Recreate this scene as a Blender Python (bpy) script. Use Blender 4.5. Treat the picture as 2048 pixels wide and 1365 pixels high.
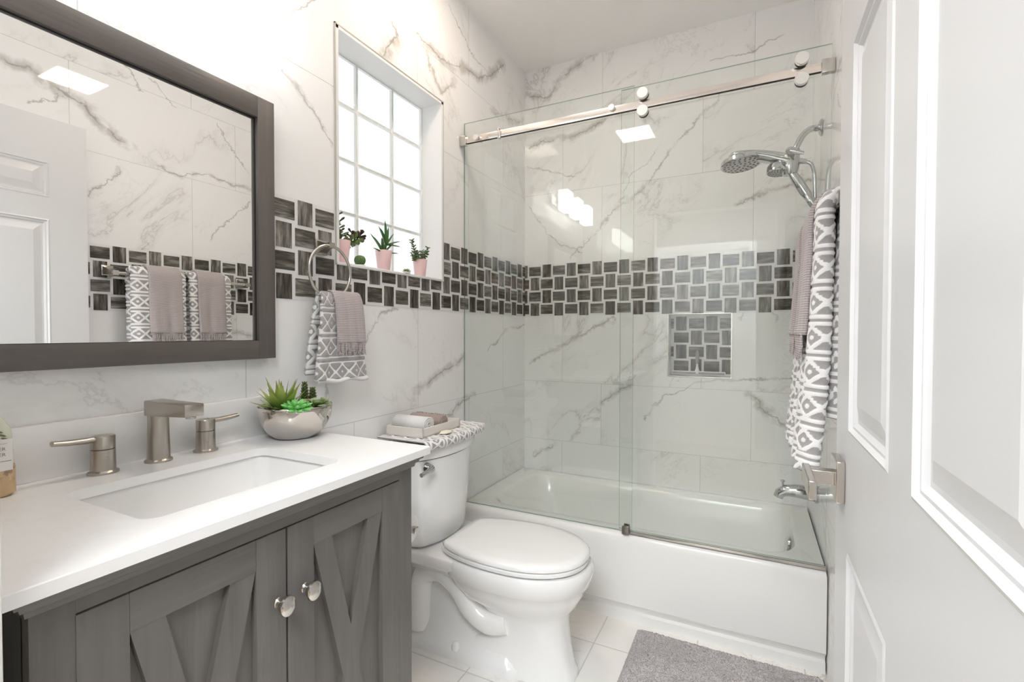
import bpy, bmesh, math, random
from mathutils import Vector, Matrix, noise as mnoise
pi = math.pi
random.seed(7)
S = bpy.context.scene
COL = S.collection
for o in list(bpy.data.objects): bpy.data.objects.remove(o)

# ------------------------------------------------------------------ camera
cam_d = bpy.data.cameras.new('camera'); cam = bpy.data.objects.new('camera', cam_d); COL.objects.link(cam)
F_PX, YAW, PITCH, ROLL = 966.13, -0.463846, -0.018365, 0.0015197
cam_d.sensor_width = 36; cam_d.lens = 36 * F_PX / 2048; cam_d.clip_start = 0.02
fw = Vector((math.sin(YAW)*math.cos(PITCH), math.cos(YAW)*math.cos(PITCH), math.sin(PITCH)))
rt = Vector((math.cos(YAW), -math.sin(YAW), 0)); up = rt.cross(fw)
rt2 = rt*math.cos(ROLL) + up*math.sin(ROLL); up2 = up*math.cos(ROLL) - rt*math.sin(ROLL)
m = Matrix((rt2, up2, -fw)).transposed().to_4x4(); m.translation = (1.27763, -2.72987, 1.21093)
cam.matrix_world = m
S.camera = cam
# ------------------------------------------------------------------ world, view, light levels
W = bpy.data.worlds.new('sky'); S.world = W; W.use_nodes = True
bg = W.node_tree.nodes['Background']; bg.inputs[0].default_value = (1, 1, 1, 1); bg.inputs[1].default_value = 0.39
S.view_settings.view_transform = 'Standard'; S.view_settings.look = 'None'
S.view_settings.gamma = 1; S.view_settings.use_curve_mapping = False
S.view_settings.exposure = 1.62
S.cycles.use_denoising = True
S.cycles.max_bounces = 14; S.cycles.transparent_max_bounces = 24; S.cycles.glossy_bounces = 6; S.cycles.diffuse_bounces = 6
S.cycles.caustics_reflective = False; S.cycles.caustics_refractive = False; S.cycles.sample_clamp_indirect = 6
E_VANITY, E_CEIL, E_HALL = 3.9, 13.0, 9.8       # emission of the vanity and ceiling lamps, and of the added hall fill
SUN_W = 0

# ------------------------------------------------------------------ node helpers
class NT:
    def __init__(s, name):
        s.m = bpy.data.materials.new(name); s.m.use_nodes = True; s.t = s.m.node_tree; s.t.nodes.clear()
        s.out = s.n('ShaderNodeOutputMaterial')
    def n(s, typ, **kw):
        d = s.t.nodes.new(typ)
        for k, v in kw.items(): setattr(d, k, v)
        return d
    def l(s, a, b): s.t.links.new(a, b)
    def put(s, sock, v):
        if v is None: return
        if hasattr(v, 'links'): s.l(v, sock)
        else: sock.default_value = v
    def math(s, op, a, b=None, c=None, clamp=False):
        d = s.n('ShaderNodeMath', operation=op, use_clamp=clamp)
        for i, v in enumerate((a, b, c)): s.put(d.inputs[i], v)
        return d.outputs[0]
    def vec(s, op, a, b=None, scale=None):
        d = s.n('ShaderNodeVectorMath', operation=op)
        s.put(d.inputs[0], a); s.put(d.inputs[1], b)
        if scale is not None: s.put(d.inputs['Scale'], scale)
        return d.outputs['Value'] if op in ('DOT_PRODUCT', 'DISTANCE', 'LENGTH') else d.outputs[0]
    def comb(s, x=0, y=0, z=0):
        d = s.n('ShaderNodeCombineXYZ')
        for i, v in enumerate((x, y, z)): s.put(d.inputs[i], v)
        return d.outputs[0]
    def sep(s, v):
        d = s.n('ShaderNodeSeparateXYZ'); s.put(d.inputs[0], v); return d.outputs
    def obj(s): return s.n('ShaderNodeTexCoord').outputs['Object']
    def noise(s, v, scale, detail=3, rough=.5, dist=0):
        d = s.n('ShaderNodeTexNoise'); s.put(d.inputs['Vector'], v)
        d.inputs['Scale'].default_value = scale; d.inputs['Detail'].default_value = detail
        d.inputs['Roughness'].default_value = rough; d.inputs['Distortion'].default_value = dist
        return d
    def ss(s, v, a, b, lo=0, hi=1):
        d = s.n('ShaderNodeMapRange', interpolation_type='SMOOTHSTEP'); s.put(d.inputs[0], v)
        for i, q in enumerate((a, b, lo, hi)): d.inputs[i+1].default_value = q
        return d.outputs[0]
    def mix(s, f, a, b):
        d = s.n('ShaderNodeMix', data_type='RGBA'); s.put(d.inputs[0], f)
        for i, v in ((6, a), (7, b)): s.put(d.inputs[i], v if hasattr(v, 'links') else tuple(v)+(1,))
        return d.outputs[2]
    def ramp(s, f, stops):
        d = s.n('ShaderNodeValToRGB'); s.put(d.inputs[0], f); e = d.color_ramp.elements
        while len(e) < len(stops): e.new(.5)
        for k, (p, c) in enumerate(stops): e[k].position = p; e[k].color = tuple(c)+(1,)
        return d.outputs[0]
    def bsdf(s, col=(.8,.8,.8), rough=.5, metal=0, bump=None, bd=.002, **kw):
        b = s.n('ShaderNodeBsdfPrincipled')
        s.put(b.inputs['Base Color'], col if hasattr(col, 'links') else tuple(col)+(1,))
        s.put(b.inputs['Roughness'], rough); s.put(b.inputs['Metallic'], metal)
        for k, v in kw.items(): s.put(b.inputs[k.replace('_', ' ')], v)
        if bump is not None:
            q = s.n('ShaderNodeBump'); s.put(q.inputs['Height'], bump); q.inputs['Distance'].default_value = bd
            s.l(q.outputs[0], b.inputs['Normal'])
        s.l(b.outputs[0], s.out.inputs[0]); return b

def schlick(t, r0):
    lw = t.n('ShaderNodeLayerWeight'); lw.inputs[0].default_value = .5
    return t.math('ADD', r0, t.math('MULTIPLY', t.math('POWER', lw.outputs['Facing'], 5.), 1-r0))
def simple(name, col, rough=.5, metal=0, **kw):
    t = NT(name); t.bsdf(col, rough, metal, **kw); return t.m

def emit(name, col, st):
    t = NT(name); e = t.n('ShaderNodeEmission'); e.inputs[0].default_value = tuple(col)+(1,); e.inputs[1].default_value = st
    t.l(e.outputs[0], t.out.inputs[0]); return t.m

# marble tile: rows of long tiles with thin joints, soft clouds, fine veins, plus the big veins of each wall
def marble(name, ax, edges, L, off_odd, off_even, veins=(), seed=0., rough=.025, base=(.90, .902, .905), joint=.0011, amount=1., slope=1., gvein=.45, tint=0):
    t = NT(name); o = t.sep(t.obj()); u, v = o[ax[0]], o[ax[1]]
    row = 0.
    dj = None
    for e in edges:
        row = t.math('ADD', row, t.math('GREATER_THAN', v, e))
        d = t.math('ABSOLUTE', t.math('SUBTRACT', v, e)); dj = d if dj is None else t.math('MINIMUM', dj, d)
    odd = t.math('MODULO', row, 2.)
    off = t.math('ADD', off_even, t.math('MULTIPLY', odd, off_odd - off_even))
    cu = t.math('DIVIDE', t.math('SUBTRACT', u, off), L)
    col = t.math('FLOOR', cu); fu = t.math('SUBTRACT', cu, col)
    du = t.math('MULTIPLY', t.math('MINIMUM', fu, t.math('SUBTRACT', 1., fu)), L)
    jm = t.ss(t.math('MINIMUM', du, dj), joint*.5, joint*1.3, 1, 0)
    wn = t.n('ShaderNodeTexWhiteNoise', noise_dimensions='3D'); t.l(t.comb(row, col, seed), wn.inputs[0])
    P = t.comb(u, v, 0)
    # turn the tile's own sheet so its veins run diagonally
    q0 = t.comb(t.math('ADD', t.math('MULTIPLY', u, .75), t.math('MULTIPLY', v, .66*slope)), t.math('MULTIPLY', t.math('SUBTRACT', t.math('MULTIPLY', v, .75), t.math('MULTIPLY', u, .66*slope)), 1.7), 0)
    Q = t.vec('ADD', q0, t.vec('SCALE', wn.outputs['Color'], scale=23.))
    n1 = t.noise(Q, 1.5, 8, .62, .5).outputs[0]
    r1 = t.math('ABSOLUTE', t.math('SUBTRACT', n1, .5))
    msk = t.ss(t.noise(t.vec('ADD', Q, (5, 9, 2)), 1.3, 2).outputs[0], .47, .62)
    thin = t.math('MULTIPLY', t.ss(r1, .001, .010, 1, 0), msk)
    n2 = t.noise(t.vec('ADD', Q, (17, 3, 8)), 2.6, 9, .66, .7).outputs[0]
    r2 = t.math('ABSOLUTE', t.math('SUBTRACT', n2, .5))
    msk2 = t.ss(t.noise(t.vec('ADD', Q, (1, 29, 4)), 1.9, 2).outputs[0], .52, .66)
    thin2 = t.math('MULTIPLY', t.ss(r2, .001, .009, 1, 0), msk2)
    cloud = t.math('MULTIPLY', t.ss(r1, .0, .06, 1, 0), t.math('MULTIPLY', msk, t.noise(Q, 7, 4).outputs[0]))
    fog = t.ss(t.noise(Q, 1.1, 4).outputs[0], .45, .75)
    # big veins
    big = bigc = None
    if veins:
        wob = t.noise(P, 7, 6, .65)
        wob2 = t.noise(P, 28, 3, .6)
        Pw = t.vec('ADD', P, t.vec('SCALE', t.vec('SUBTRACT', wob.outputs['Color'], (.5, .5, .5)), scale=.11))
        Pw = t.vec('ADD', Pw, t.vec('SCALE', t.vec('SUBTRACT', wob2.outputs['Color'], (.5, .5, .5)), scale=.025))
        sp = t.sep(Pw); Pw = t.comb(sp[0], sp[1], 0)
        for pts, w in veins:
            dm = None
            for a, b in zip(pts, pts[1:]):
                A = Vector((a[0], a[1], 0)); BA = Vector((b[0]-a[0], b[1]-a[1], 0)); l2 = max(BA.length_squared, 1e-6)
                pa = t.vec('SUBTRACT', Pw, tuple(A))
                h = t.math('MULTIPLY', t.vec('DOT_PRODUCT', pa, tuple(BA/l2)), 1., clamp=True)
                d = t.vec('DISTANCE', pa, t.vec('SCALE', tuple(BA), scale=h))
                dm = d if dm is None else t.math('MINIMUM', dm, d)
            line = t.ss(dm, .0010, .0045+w*.14, 1, 0)
            wide = t.ss(dm, w*.35, w*2.1, 1, 0)
            line = t.math('MULTIPLY', line, min(1., .45+w*12))
            wide = t.math('MULTIPLY', wide, min(1., .25+w*28))
            big = line if big is None else t.math('MAXIMUM', big, line)
            bigc = wide if bigc is None else t.math('MAXIMUM', bigc, wide)
        brk = t.ss(t.noise(P, 11, 4, .6).outputs[0], .36, .56)
        big = t.math('MULTIPLY', big, t.ss(t.noise(P, 6, 3).outputs[0], .35, .55))
        bigc = t.math('MULTIPLY', bigc, brk)
    c = t.mix(t.math('MULTIPLY', fog, .22*amount), base, (.70, .685, .66))
    c = t.mix(t.math('MULTIPLY', cloud, .55*amount), c, (.52, .50, .465))
    c = t.mix(t.math('MULTIPLY', t.math('MAXIMUM', thin, t.math('MULTIPLY', thin2, .7)), gvein*amount), c, (.33, .31, .285))
    if veins:
        c = t.mix(t.math('MULTIPLY', bigc, .72), c, (.42, .395, .36))
        c = t.mix(t.math('MULTIPLY', big, .88), c, (.25, .235, .215))
    c = t.mix(t.math('MULTIPLY', jm, .55), c, (.42, .41, .39))
    t.bsdf(c, rough, 0, t.math('SUBTRACT', 1., jm), .0006, Specular_IOR_Level=.5)
    return t.m

VL=[([[-1.09,2.47],[-.98,2.46],[-.85,2.45],[-.71,2.51],[-.55,2.52],[-.29,2.72]],.022),([[-1.01,2.41],[-.95,2.35],[-.9,2.3],[-.78,2.42]],.012),([[-1.73,2.0],[-1.66,1.95],[-1.6,1.9],[-1.53,1.85]],.008),([[-.83,2.73],[-.74,2.66],[-.63,2.6],[-.49,2.61]],.004),([[-1.21,2.42],[-1.2,2.38],[-1.28,2.27]],.03),([[-1.39,1.15],[-1.37,1.2],[-1.33,1.24],[-1.29,1.28],[-1.19,1.31]],.006),([[-1.56,1.05],[-1.57,.98]],.006),([[-1.1,.95],[-.98,.99],[-.85,1.04],[-.72,1.09]],.016),([[-.87,.78],[-.76,.85],[-.61,.9]],.015),([[-.47,1.12],[-.27,1.21],[-.01,1.26]],.006),([[-.42,2.42],[-.27,2.43],[-.03,2.51]],.015),([[-1.82,2.15],[-1.78,2.13],[-1.65,2.23],[-1.58,2.3]],.003)]
VB=[([[1.13,2.46],[1.1,2.41],[1.02,2.35],[.93,2.25],[.83,2.16],[.76,2.03],[.66,1.97],[.58,1.92],[.5,1.83],[.4,1.74],[.3,1.64]],.007),([[.02,2.33],[.15,2.37],[.29,2.38],[.44,2.4],[.58,2.44]],.018),([[.02,2.68],[.15,2.64],[.25,2.73],[.34,2.78],[.43,2.81]],.018),([[.74,.72],[.85,.87],[1.03,.94],[1.22,.99],[1.35,.97],[1.52,.99]],.005),([[1.26,.9],[1.38,.79],[1.5,.71]],.018),([[.04,1.01],[.17,1.1],[.31,1.17],[.45,1.24],[.57,1.29]],.009),([[.04,1.98],[.15,1.81],[.24,1.74],[.37,1.67]],.004),([[.5,.81],[.6,.88],[.66,.91]],.014),([[1.19,1.86],[1.34,1.92],[1.51,1.94]],.01),([[.59,1.94],[.66,2.09],[.76,2.16],[.81,2.23]],.003),([[.02,2.23],[.2,2.16],[.39,2.1]],.003),([[1.21,1.28],[1.3,1.38],[1.39,1.27]],.006),([[.07,.45],[.2,.53]],.01),([[1.06,2.63],[1.2,2.63],[1.38,2.65]],.004)]
VR=[([[-1.87,2.33],[-1.78,2.34],[-1.72,2.29],[-1.61,2.25],[-1.56,2.21],[-1.43,2.13]],.02),([[-1.6,1.84],[-1.51,1.93],[-1.47,2.0]],.009),([[-1.28,2.07],[-1.19,2.04],[-1.06,2.1],[-.96,2.09],[-.77,2.1]],.009),([[-.99,2.4],[-.86,2.24],[-.78,2.17]],.003),([[-1.43,2.52],[-1.37,2.41]],.004),([[-1.33,2.52],[-1.21,2.41]],.003),([[-1.79,2.18],[-1.69,2.26]],.004),([[-.94,1.24],[-.8,1.18]],.014),([[-1.47,1.46],[-1.34,1.68]],.003),([[-1.03,1.73],[-.79,2.02]],.005)]
EDG = (.19, .556, .912, 1.467, 2.05, 2.432)
M = {}
M['mL'] = marble('marble_tile_left', (1, 2), (.19, .55, .888, 1.467, 2.04, 2.432), .78, -.29, -.66, VL, 3., slope=-1, amount=.4)
M['mB'] = marble('marble_tile_back', (0, 2), EDG, .78, .25, .49, VB, 11., amount=.75)
M['mR'] = marble('marble_tile_right', (1, 2), EDG, .78, -.1, -.35, VR, 5., amount=.65)
M['mF'] = marble('marble_tile_floor', (0, 1), (-2.363, -2.003, -1.643, -1.283, -.923), .36, .013, .013, (), 8., rough=.12, base=(.84,.82,.79), joint=.0022)
M['paint'] = simple('white_wall_paint', (.84, .835, .825), .6)
M['ceil'] = simple('ceiling_paint', (.93, .925, .915), .7)
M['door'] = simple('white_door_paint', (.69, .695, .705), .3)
M['hall_paint'] = simple('hall_greige_paint', (.34, .325, .305), .6)
M['gloss_white'] = simple('white_gloss_paint', (.84, .84, .84), .3)
M['porcelain'] = simple('white_porcelain', (.86, .86, .855), .08, Coat_Weight=.4)
M['enamel'] = simple('tub_enamel', (.83, .83, .81), .14)
M['chrome'] = simple('chrome', (.60, .61, .62), .05, 1)
M['steel'] = simple('brushed_steel', (.66, .63, .59), .22, 1)
M['disc_steel'] = simple('bright_satin_steel', (.92, .91, .90), .38, .85)
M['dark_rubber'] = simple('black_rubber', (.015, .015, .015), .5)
M['grout_w'] = simple('pale_trim_edge', (.55, .54, .5), .35, .4)
def brushed(name, col, rough):
    t = NT(name); n = t.noise(t.vec('MULTIPLY', t.obj(), (40, 40, 900)), 1, 2).outputs[0]
    t.bsdf(col, t.math('ADD', rough-.06, t.math('MULTIPLY', n, .12)), 1); return t.m
M['nickel'] = brushed('brushed_nickel', (.47, .435, .39), .3)
M['nickel_d'] = simple('satin_nickel_bright', (.58, .55, .51), .22, 1)
M['silver'] = simple('mirror_silver_glaze', (.64, .60, .56), .05, 1)
M['mirror'] = simple('silvered_glass', (.93, .935, .93), .0, 1)
M['mirror_edge'] = simple('mirror_edge_line', (.02, .02, .02), .4)

def wood(name, grain, base=(.140, .132, .123), vary=.32):
    t = NT(name); sc = [38, 38, 38]; sc[grain] = 2.2
    p = t.vec('MULTIPLY', t.obj(), tuple(sc))
    n = t.noise(p, 1, 6, .62, .25).outputs[0]
    sc2 = [160, 160, 160]; sc2[grain] = 9
    f = t.noise(t.vec('MULTIPLY', t.obj(), tuple(sc2)), 1, 3).outputs[0]
    k = t.noise(t.obj(), 5, 3).outputs[0]
    b = Vector(base)
    c = t.ramp(t.math('ADD', t.math('MULTIPLY', n, .75), t.math('MULTIPLY', k, .25)), [(.3, b*(1-vary*.5)), (.52, b), (.72, b*(1+vary*.55))])
    c = t.mix(t.math('MULTIPLY', t.ss(f, .55, .75), .18), c, tuple(b*.5))
    t.bsdf(c, .42, 0, f, .0004); return t.m
M['wz'] = wood('grey_stained_wood_upright', 2)
M['wy'] = wood('grey_stained_wood_rail', 1)
M['fy'] = wood('mirror_frame_wood_rail', 1, (.125, .110, .100), .35)
M['fz'] = wood('mirror_frame_wood_upright', 2, (.125, .110, .100), .35)
M['dark'] = simple('shadow_gap_black', (.01, .01, .01), .6)

t = NT('white_quartz'); n = t.noise(t.obj(), 9, 6, .6, .4).outputs[0]
r = t.math('ABSOLUTE', t.math('SUBTRACT', n, .5)); mk = t.ss(t.noise(t.obj(), 4, 2).outputs[0], .5, .66)
t.bsdf(t.mix(t.math('MULTIPLY', t.math('MULTIPLY', t.ss(r, 0, .03, 1, 0), mk), .12), (.87, .87, .87), (.66, .66, .68)), .28); M['quartz'] = t.m

def glass_sheet(name, tint, ior=1.5, refl=1.0):
    t = NT(name); tr = t.n('ShaderNodeBsdfTransparent'); tr.inputs[0].default_value = tuple(tint)+(1,)
    g = t.n('ShaderNodeBsdfGlossy'); g.inputs['Roughness'].default_value = 0; g.inputs[0].default_value = (refl, refl, refl, 1)
    mx = t.n('ShaderNodeMixShader'); t.l(schlick(t, .04), mx.inputs[0]); t.l(tr.outputs[0], mx.inputs[1]); t.l(g.outputs[0], mx.inputs[2])
    t.l(mx.outputs[0], t.out.inputs[0]); return t.m
M['glass'] = glass_sheet('clear_tempered_glass', (.972, .985, .975))
M['glass_edge'] = glass_sheet('glass_edge_green', (.42, .55, .50))

# ribbed glass block: light comes through, ribs and bevels scatter it
def block_mat(name, ribs):
    t = NT(name); o = t.sep(t.obj())
    tr = t.n('ShaderNodeBsdfTransparent')
    if ribs:
        w = t.math('SINE', t.math('MULTIPLY', o[2], 900.))
        tr.inputs[0].default_value = (1, 1, 1, 1)
        c = t.mix(t.ss(w, .2, 1.), (.97, .98, .98), (.86, .89, .89)); t.l(c, tr.inputs[0])
    else: tr.inputs[0].default_value = (.86, .9, .89, 1)
    tl = t.n('ShaderNodeBsdfTranslucent'); tl.inputs[0].default_value = (.9, .93, .93, 1)
    g = t.n('ShaderNodeBsdfGlossy'); g.inputs['Roughness'].default_value = .06
    m1 = t.n('ShaderNodeMixShader'); m1.inputs[0].default_value = .25; t.l(tr.outputs[0], m1.inputs[1]); t.l(tl.outputs[0], m1.inputs[2])
    m2 = t.n('ShaderNodeMixShader'); t.l(schlick(t, .04), m2.inputs[0]); t.l(m1.outputs[0], m2.inputs[1]); t.l(g.outputs[0], m2.inputs[2])
    t.l(m2.outputs[0], t.out.inputs[0]); return t.m
M['block'] = block_mat('ribbed_glass_block', True)
M['block_rim'] = block_mat('glass_block_rim', False)
M['mortar'] = simple('white_mortar', (.93, .93, .92), .6)

t = NT('grey_streaked_glass_tile')
uv = t.n('ShaderNodeUVMap'); uv.uv_map = 'UVMap'
s3 = t.sep(uv.outputs[0]); rnd = t.n('ShaderNodeAttribute'); rnd.attribute_name = 'tile_rand'
rv = t.math('MULTIPLY', rnd.outputs['Fac'], 50.)
p = t.comb(t.math('MULTIPLY', s3[0], 9.), t.math('MULTIPLY', s3[1], 60.), rv)
n = t.noise(p, 1, 4, .6, .3).outputs[0]
n2 = t.noise(t.comb(t.math('MULTIPLY', s3[0], 25.), t.math('MULTIPLY', s3[1], 420.), rv), 1, 2).outputs[0]
tone = t.math('ADD', t.math('MULTIPLY', n, .8), t.math('MULTIPLY', n2, .2))
tone = t.math('ADD', tone, t.math('MULTIPLY', t.math('SUBTRACT', rnd.outputs['Fac'], .5), .12))
c = t.ramp(tone, [(.32, (.034, .031, .026)), (.44, (.078, .072, .061)), (.55, (.155, .145, .126)), (.68, (.37, .35, .32))])
t.bsdf(c, .06, Specular_IOR_Level=.27); M['mtile'] = t.m
t = NT('mosaic_grout'); n = t.noise(t.obj(), 60, 3).outputs[0]
t.bsdf(t.mix(n, (.76, .76, .76), (.84, .84, .84)), .35); M['grout'] = t.m

# woven / terry cloths
def cloth(name, col, scale=900, depth=.0008, rib=None):
    t = NT(name); o = t.obj(); n = t.noise(o, scale*.6, 2).outputs[0]
    if rib:
        w = t.math('SINE', t.math('MULTIPLY', t.sep(o)[2], rib)); h = t.math('ADD', t.math('MULTIPLY', w, .5), n)
        k = t.ss(h, 0., 1.1)
    else: h = n; k = n
    b = Vector(col); c = t.mix(k, tuple(b*.72), tuple(b*1.12))
    t.bsdf(c, .95, 0, h, depth, Sheen_Weight=.3, Specular_IOR_Level=.1); return t.m
M['towel_grey'] = cloth('mauve_grey_ribbed_cotton', (.50, .445, .445), rib=1100)
M['towel_white'] = cloth('white_terry', (.84, .84, .84))
M['towel_brown'] = cloth('taupe_terry', (.40, .32, .29))
def patterned():
    t = NT('grey_white_lattice_terry'); a = t.n('ShaderNodeAttribute'); a.attribute_name = 'pile'
    n = t.noise(t.obj(), 600, 2).outputs[0]
    g = t.mix(n, (.30, .285, .285), (.46, .44, .44)); w = t.mix(n, (.78, .78, .77), (.92, .92, .92))
    c = t.mix(t.ss(a.outputs['Fac'], .3, .62), g, w)
    t.bsdf(c, .95, 0, n, .001, Sheen_Weight=.3, Specular_IOR_Level=.1); return t.m
M['pattern'] = patterned()

# ------------------------------------------------------------------ mesh helpers
class MB:
    def __init__(s): s.v = []; s.f = []; s.mi = []; s.uv = {}; s.at = {}
    def add(s, verts, faces, mi=0):
        b = len(s.v); s.v += [tuple(x) for x in verts]
        for f in faces: s.f.append(tuple(b+i for i in f)); s.mi.append(mi)
        return b
    def box(s, a, b, bev=0, mi=0, seg=2, rot=None):
        a, b = [min(p, q) for p, q in zip(a, b)], [max(p, q) for p, q in zip(a, b)]
        c = [(p+q)/2 for p, q in zip(a, b)]; d = [q-p for p, q in zip(a, b)]
        bm = bmesh.new(); bmesh.ops.create_cube(bm, size=1)
        for v in bm.verts: v.co = Vector((v.co.x*d[0], v.co.y*d[1], v.co.z*d[2]))
        if bev > 0: bmesh.ops.bevel(bm, geom=bm.edges[:], offset=min(bev, min(d)*.49), segments=seg, affect='EDGES', profile=.5)
        R = rot.to_4x4() if rot else Matrix()
        bm.verts.index_update()
        s.add([R @ v.co + Vector(c) for v in bm.verts], [[v.index for v in f.verts] for f in bm.faces], mi); bm.free(); return s
    def rings(s, rings, caps=(True, True), mi=0, closed=True, loop=False):
        n = len(rings[0]); vs = [p for r in rings for p in r]; fs = []
        m_ = len(rings)
        for i in range(m_ if loop else m_-1):
            j = (i+1) % m_
            for k in range(n if closed else n-1):
                k2 = (k+1) % n; fs.append((i*n+k, i*n+k2, j*n+k2, j*n+k))
        if not loop:
            if caps[0]: fs.append(tuple(range(n-1, -1, -1)))
            if caps[1]: fs.append(tuple((m_-1)*n+k for k in range(n)))
        s.add(vs, fs, mi); return s
    def tube(s, pts, r, seg=12, caps=True, mi=0, loop=False, sx=1, sy=1, upv=None):
        pts = [Vector(p) for p in pts]; N = len(pts); rs = r if isinstance(r, (list, tuple)) else [r]*N
        rings = []; prev = None
        for i, p in enumerate(pts):
            a = pts[(i-1) % N] if (loop or i > 0) else p; b = pts[(i+1) % N] if (loop or i < N-1) else p
            t_ = (b-a).normalized()
            if prev is None:
                q = Vector(upv) if upv else (Vector((0, 0, 1)) if abs(t_.z) < .9 else Vector((0, 1, 0)))
            else: q = prev
            u_ = (q - t_*q.dot(t_)).normalized(); w_ = t_.cross(u_); prev = u_
            rings.append([p + (u_*math.cos(2*pi*k/seg)*sx + w_*math.sin(2*pi*k/seg)*sy)*rs[i] for k in range(seg)])
        return s.rings(rings, (caps, caps), mi, True, loop)
    def cyl(s, a, b, r0, r1=None, seg=24, mi=0, caps=True):
        return s.tube([a, b], [r0, r0 if r1 is None else r1], seg, caps, mi)
    def lathe(s, prof, c=(0, 0, 0), seg=32, axis='z', mi=0, sx=1, sy=1, caps=(True, True)):
        rings = []
        for r, h in prof:
            ring = []
            for k in range(seg):
                a = 2*pi*k/seg; x, y = r*math.cos(a)*sx, r*math.sin(a)*sy
                p = (x, y, h) if axis == 'z' else ((h, x, y) if axis == 'x' else (y, h, x))
                ring.append((c[0]+p[0], c[1]+p[1], c[2]+p[2]))
            rings.append(ring)
        return s.rings(rings, caps, mi)
    def grid(s, fn, nu, nv, mi=0):
        vs = [fn(i/(nu-1), j/(nv-1)) for j in range(nv) for i in range(nu)]
        fs = [(j*nu+i, j*nu+i+1, (j+1)*nu+i+1, (j+1)*nu+i) for j in range(nv-1) for i in range(nu-1)]
        return s.add(vs, fs, mi)
    def build(s, name, mat, parent=None, smooth=35):
        me = bpy.data.meshes.new(name); me.from_pydata(s.v, [], s.f)
        mats = mat if isinstance(mat, (list, tuple)) else [mat]
        for q in mats: me.materials.append(q if not isinstance(q, str) else M[q])
        for p_, i in zip(me.polygons, s.mi): p_.material_index = i; p_.use_smooth = smooth > 0
        bm = bmesh.new(); bm.from_mesh(me); bmesh.ops.recalc_face_normals(bm, faces=bm.faces[:]); bm.to_mesh(me); bm.free()
        me.update()
        if 0 < smooth < 180: me.set_sharp_from_angle(angle=math.radians(smooth))
        for k, vals in s.at.items():
            a = me.attributes.new(k, 'FLOAT', 'POINT'); a.data.foreach_set('value', vals)
        o = bpy.data.objects.new(name, me); COL.objects.link(o)
        if parent is not None:
            o.parent = parent
            if parent.type == 'EMPTY' and parent.get('w', 1): o.matrix_parent_inverse = Matrix.Translation(-parent.location)
        return o

def tag(o, label, cat, group=None):
    o['label'] = label; o['category'] = cat
    if group: o['group'] = group
    return o
LOCALS = set()
def thing(name, label, cat, loc=(0, 0, 0), group=None):
    o = bpy.data.objects.new(name, None); COL.objects.link(o); o.location = loc; o.empty_display_size = .05
    return tag(o, label, cat, group)
def struct(o): o['kind'] = 'structure'; return o
def solid(o, t_=.006, off=0):
    md = o.modifiers.new('solid', 'SOLIDIFY'); md.thickness = t_; md.offset = off; return o
def rrect(cx, cy, hx, hy, r, n=8):
    r = min(r, hx*.999, hy*.999); pts = []
    for sx, sy, a0 in ((1, 1, 0), (-1, 1, pi/2), (-1, -1, pi), (1, -1, 3*pi/2)):
        for k in range(n+1):
            a = a0 + pi/2*k/n; pts.append((cx+sx*(hx-r)+r*math.cos(a), cy+sy*(hy-r)+r*math.sin(a)))
    return pts
def bez(pts, n=8):
    out = []; P = [Vector(p) for p in pts]; P = [P[0]*2-P[1]] + P + [P[-1]*2-P[-2]]
    for i in range(1, len(P)-2):
        for k in range(n):
            t_ = k/n; a, b, c, d = P[i-1], P[i], P[i+1], P[i+2]
            out.append(.5*((2*b)+(c-a)*t_+(2*a-5*b+4*c-d)*t_*t_+(3*b-a-3*c+d)*t_**3))
    return out + [P[-2]]

# ------------------------------------------------------------------ the room
RW, H, YE = 1.52, 2.8147, -2.535            # width, height, inner face of entry wall
WY0, WY1, WZ0, WZ1 = -1.5204, -.8881, 1.4417, 2.2558
B0, B1 = 1.3112, 1.6230
b = MB(); b.box((-.25, YE-.12, -.1), (RW+.15, .25, 0)); struct(b.build('floor', 'mF', None, 0))
b = MB(); b.box((-.25, YE-.12, H), (RW+.15, .25, H+.1)); struct(b.build('ceiling', 'ceil', None, 0))
b = MB()
b.box((-.13, YE-.12, 0), (0, WY0, H)); b.box((-.13, WY1, 0), (0, .2, H)); b.box((-.13, WY0, 0), (0, WY1, WZ0)); b.box((-.13, WY0, WZ1), (0, WY1, H))
struct(b.build('wall_left', 'mL', None, 0))
NX0, NX1, NZ0, NZ1, ND = .864, 1.173, .977, 1.3112, .09
b = MB()
b.box((0, 0, 0), (NX0, .2, H)); b.box((NX1, 0, 0), (RW, .2, H)); b.box((NX0, 0, 0), (NX1, .2, NZ0)); b.box((NX0, 0, NZ1), (NX1, .2, H)); b.box((NX0, ND+.004, NZ0), (NX1, .2, NZ1))
struct(b.build('wall_back', 'mB', None, 0))
b = MB(); b.box((RW, YE-.12, 0), (RW+.12, .2, H)); struct(b.build('wall_right', 'mR', None, 0))
DX0, DX1, DZ = .578, 1.447, 2.125
b = MB(); b.box((0, YE-.12, 0), (DX0, YE, H)); b.box((DX1, YE-.12, 0), (RW, YE, H)); b.box((DX0, YE-.12, DZ), (DX1, YE, H))
struct(b.build('wall_entry', 'paint', None, 0))
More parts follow.
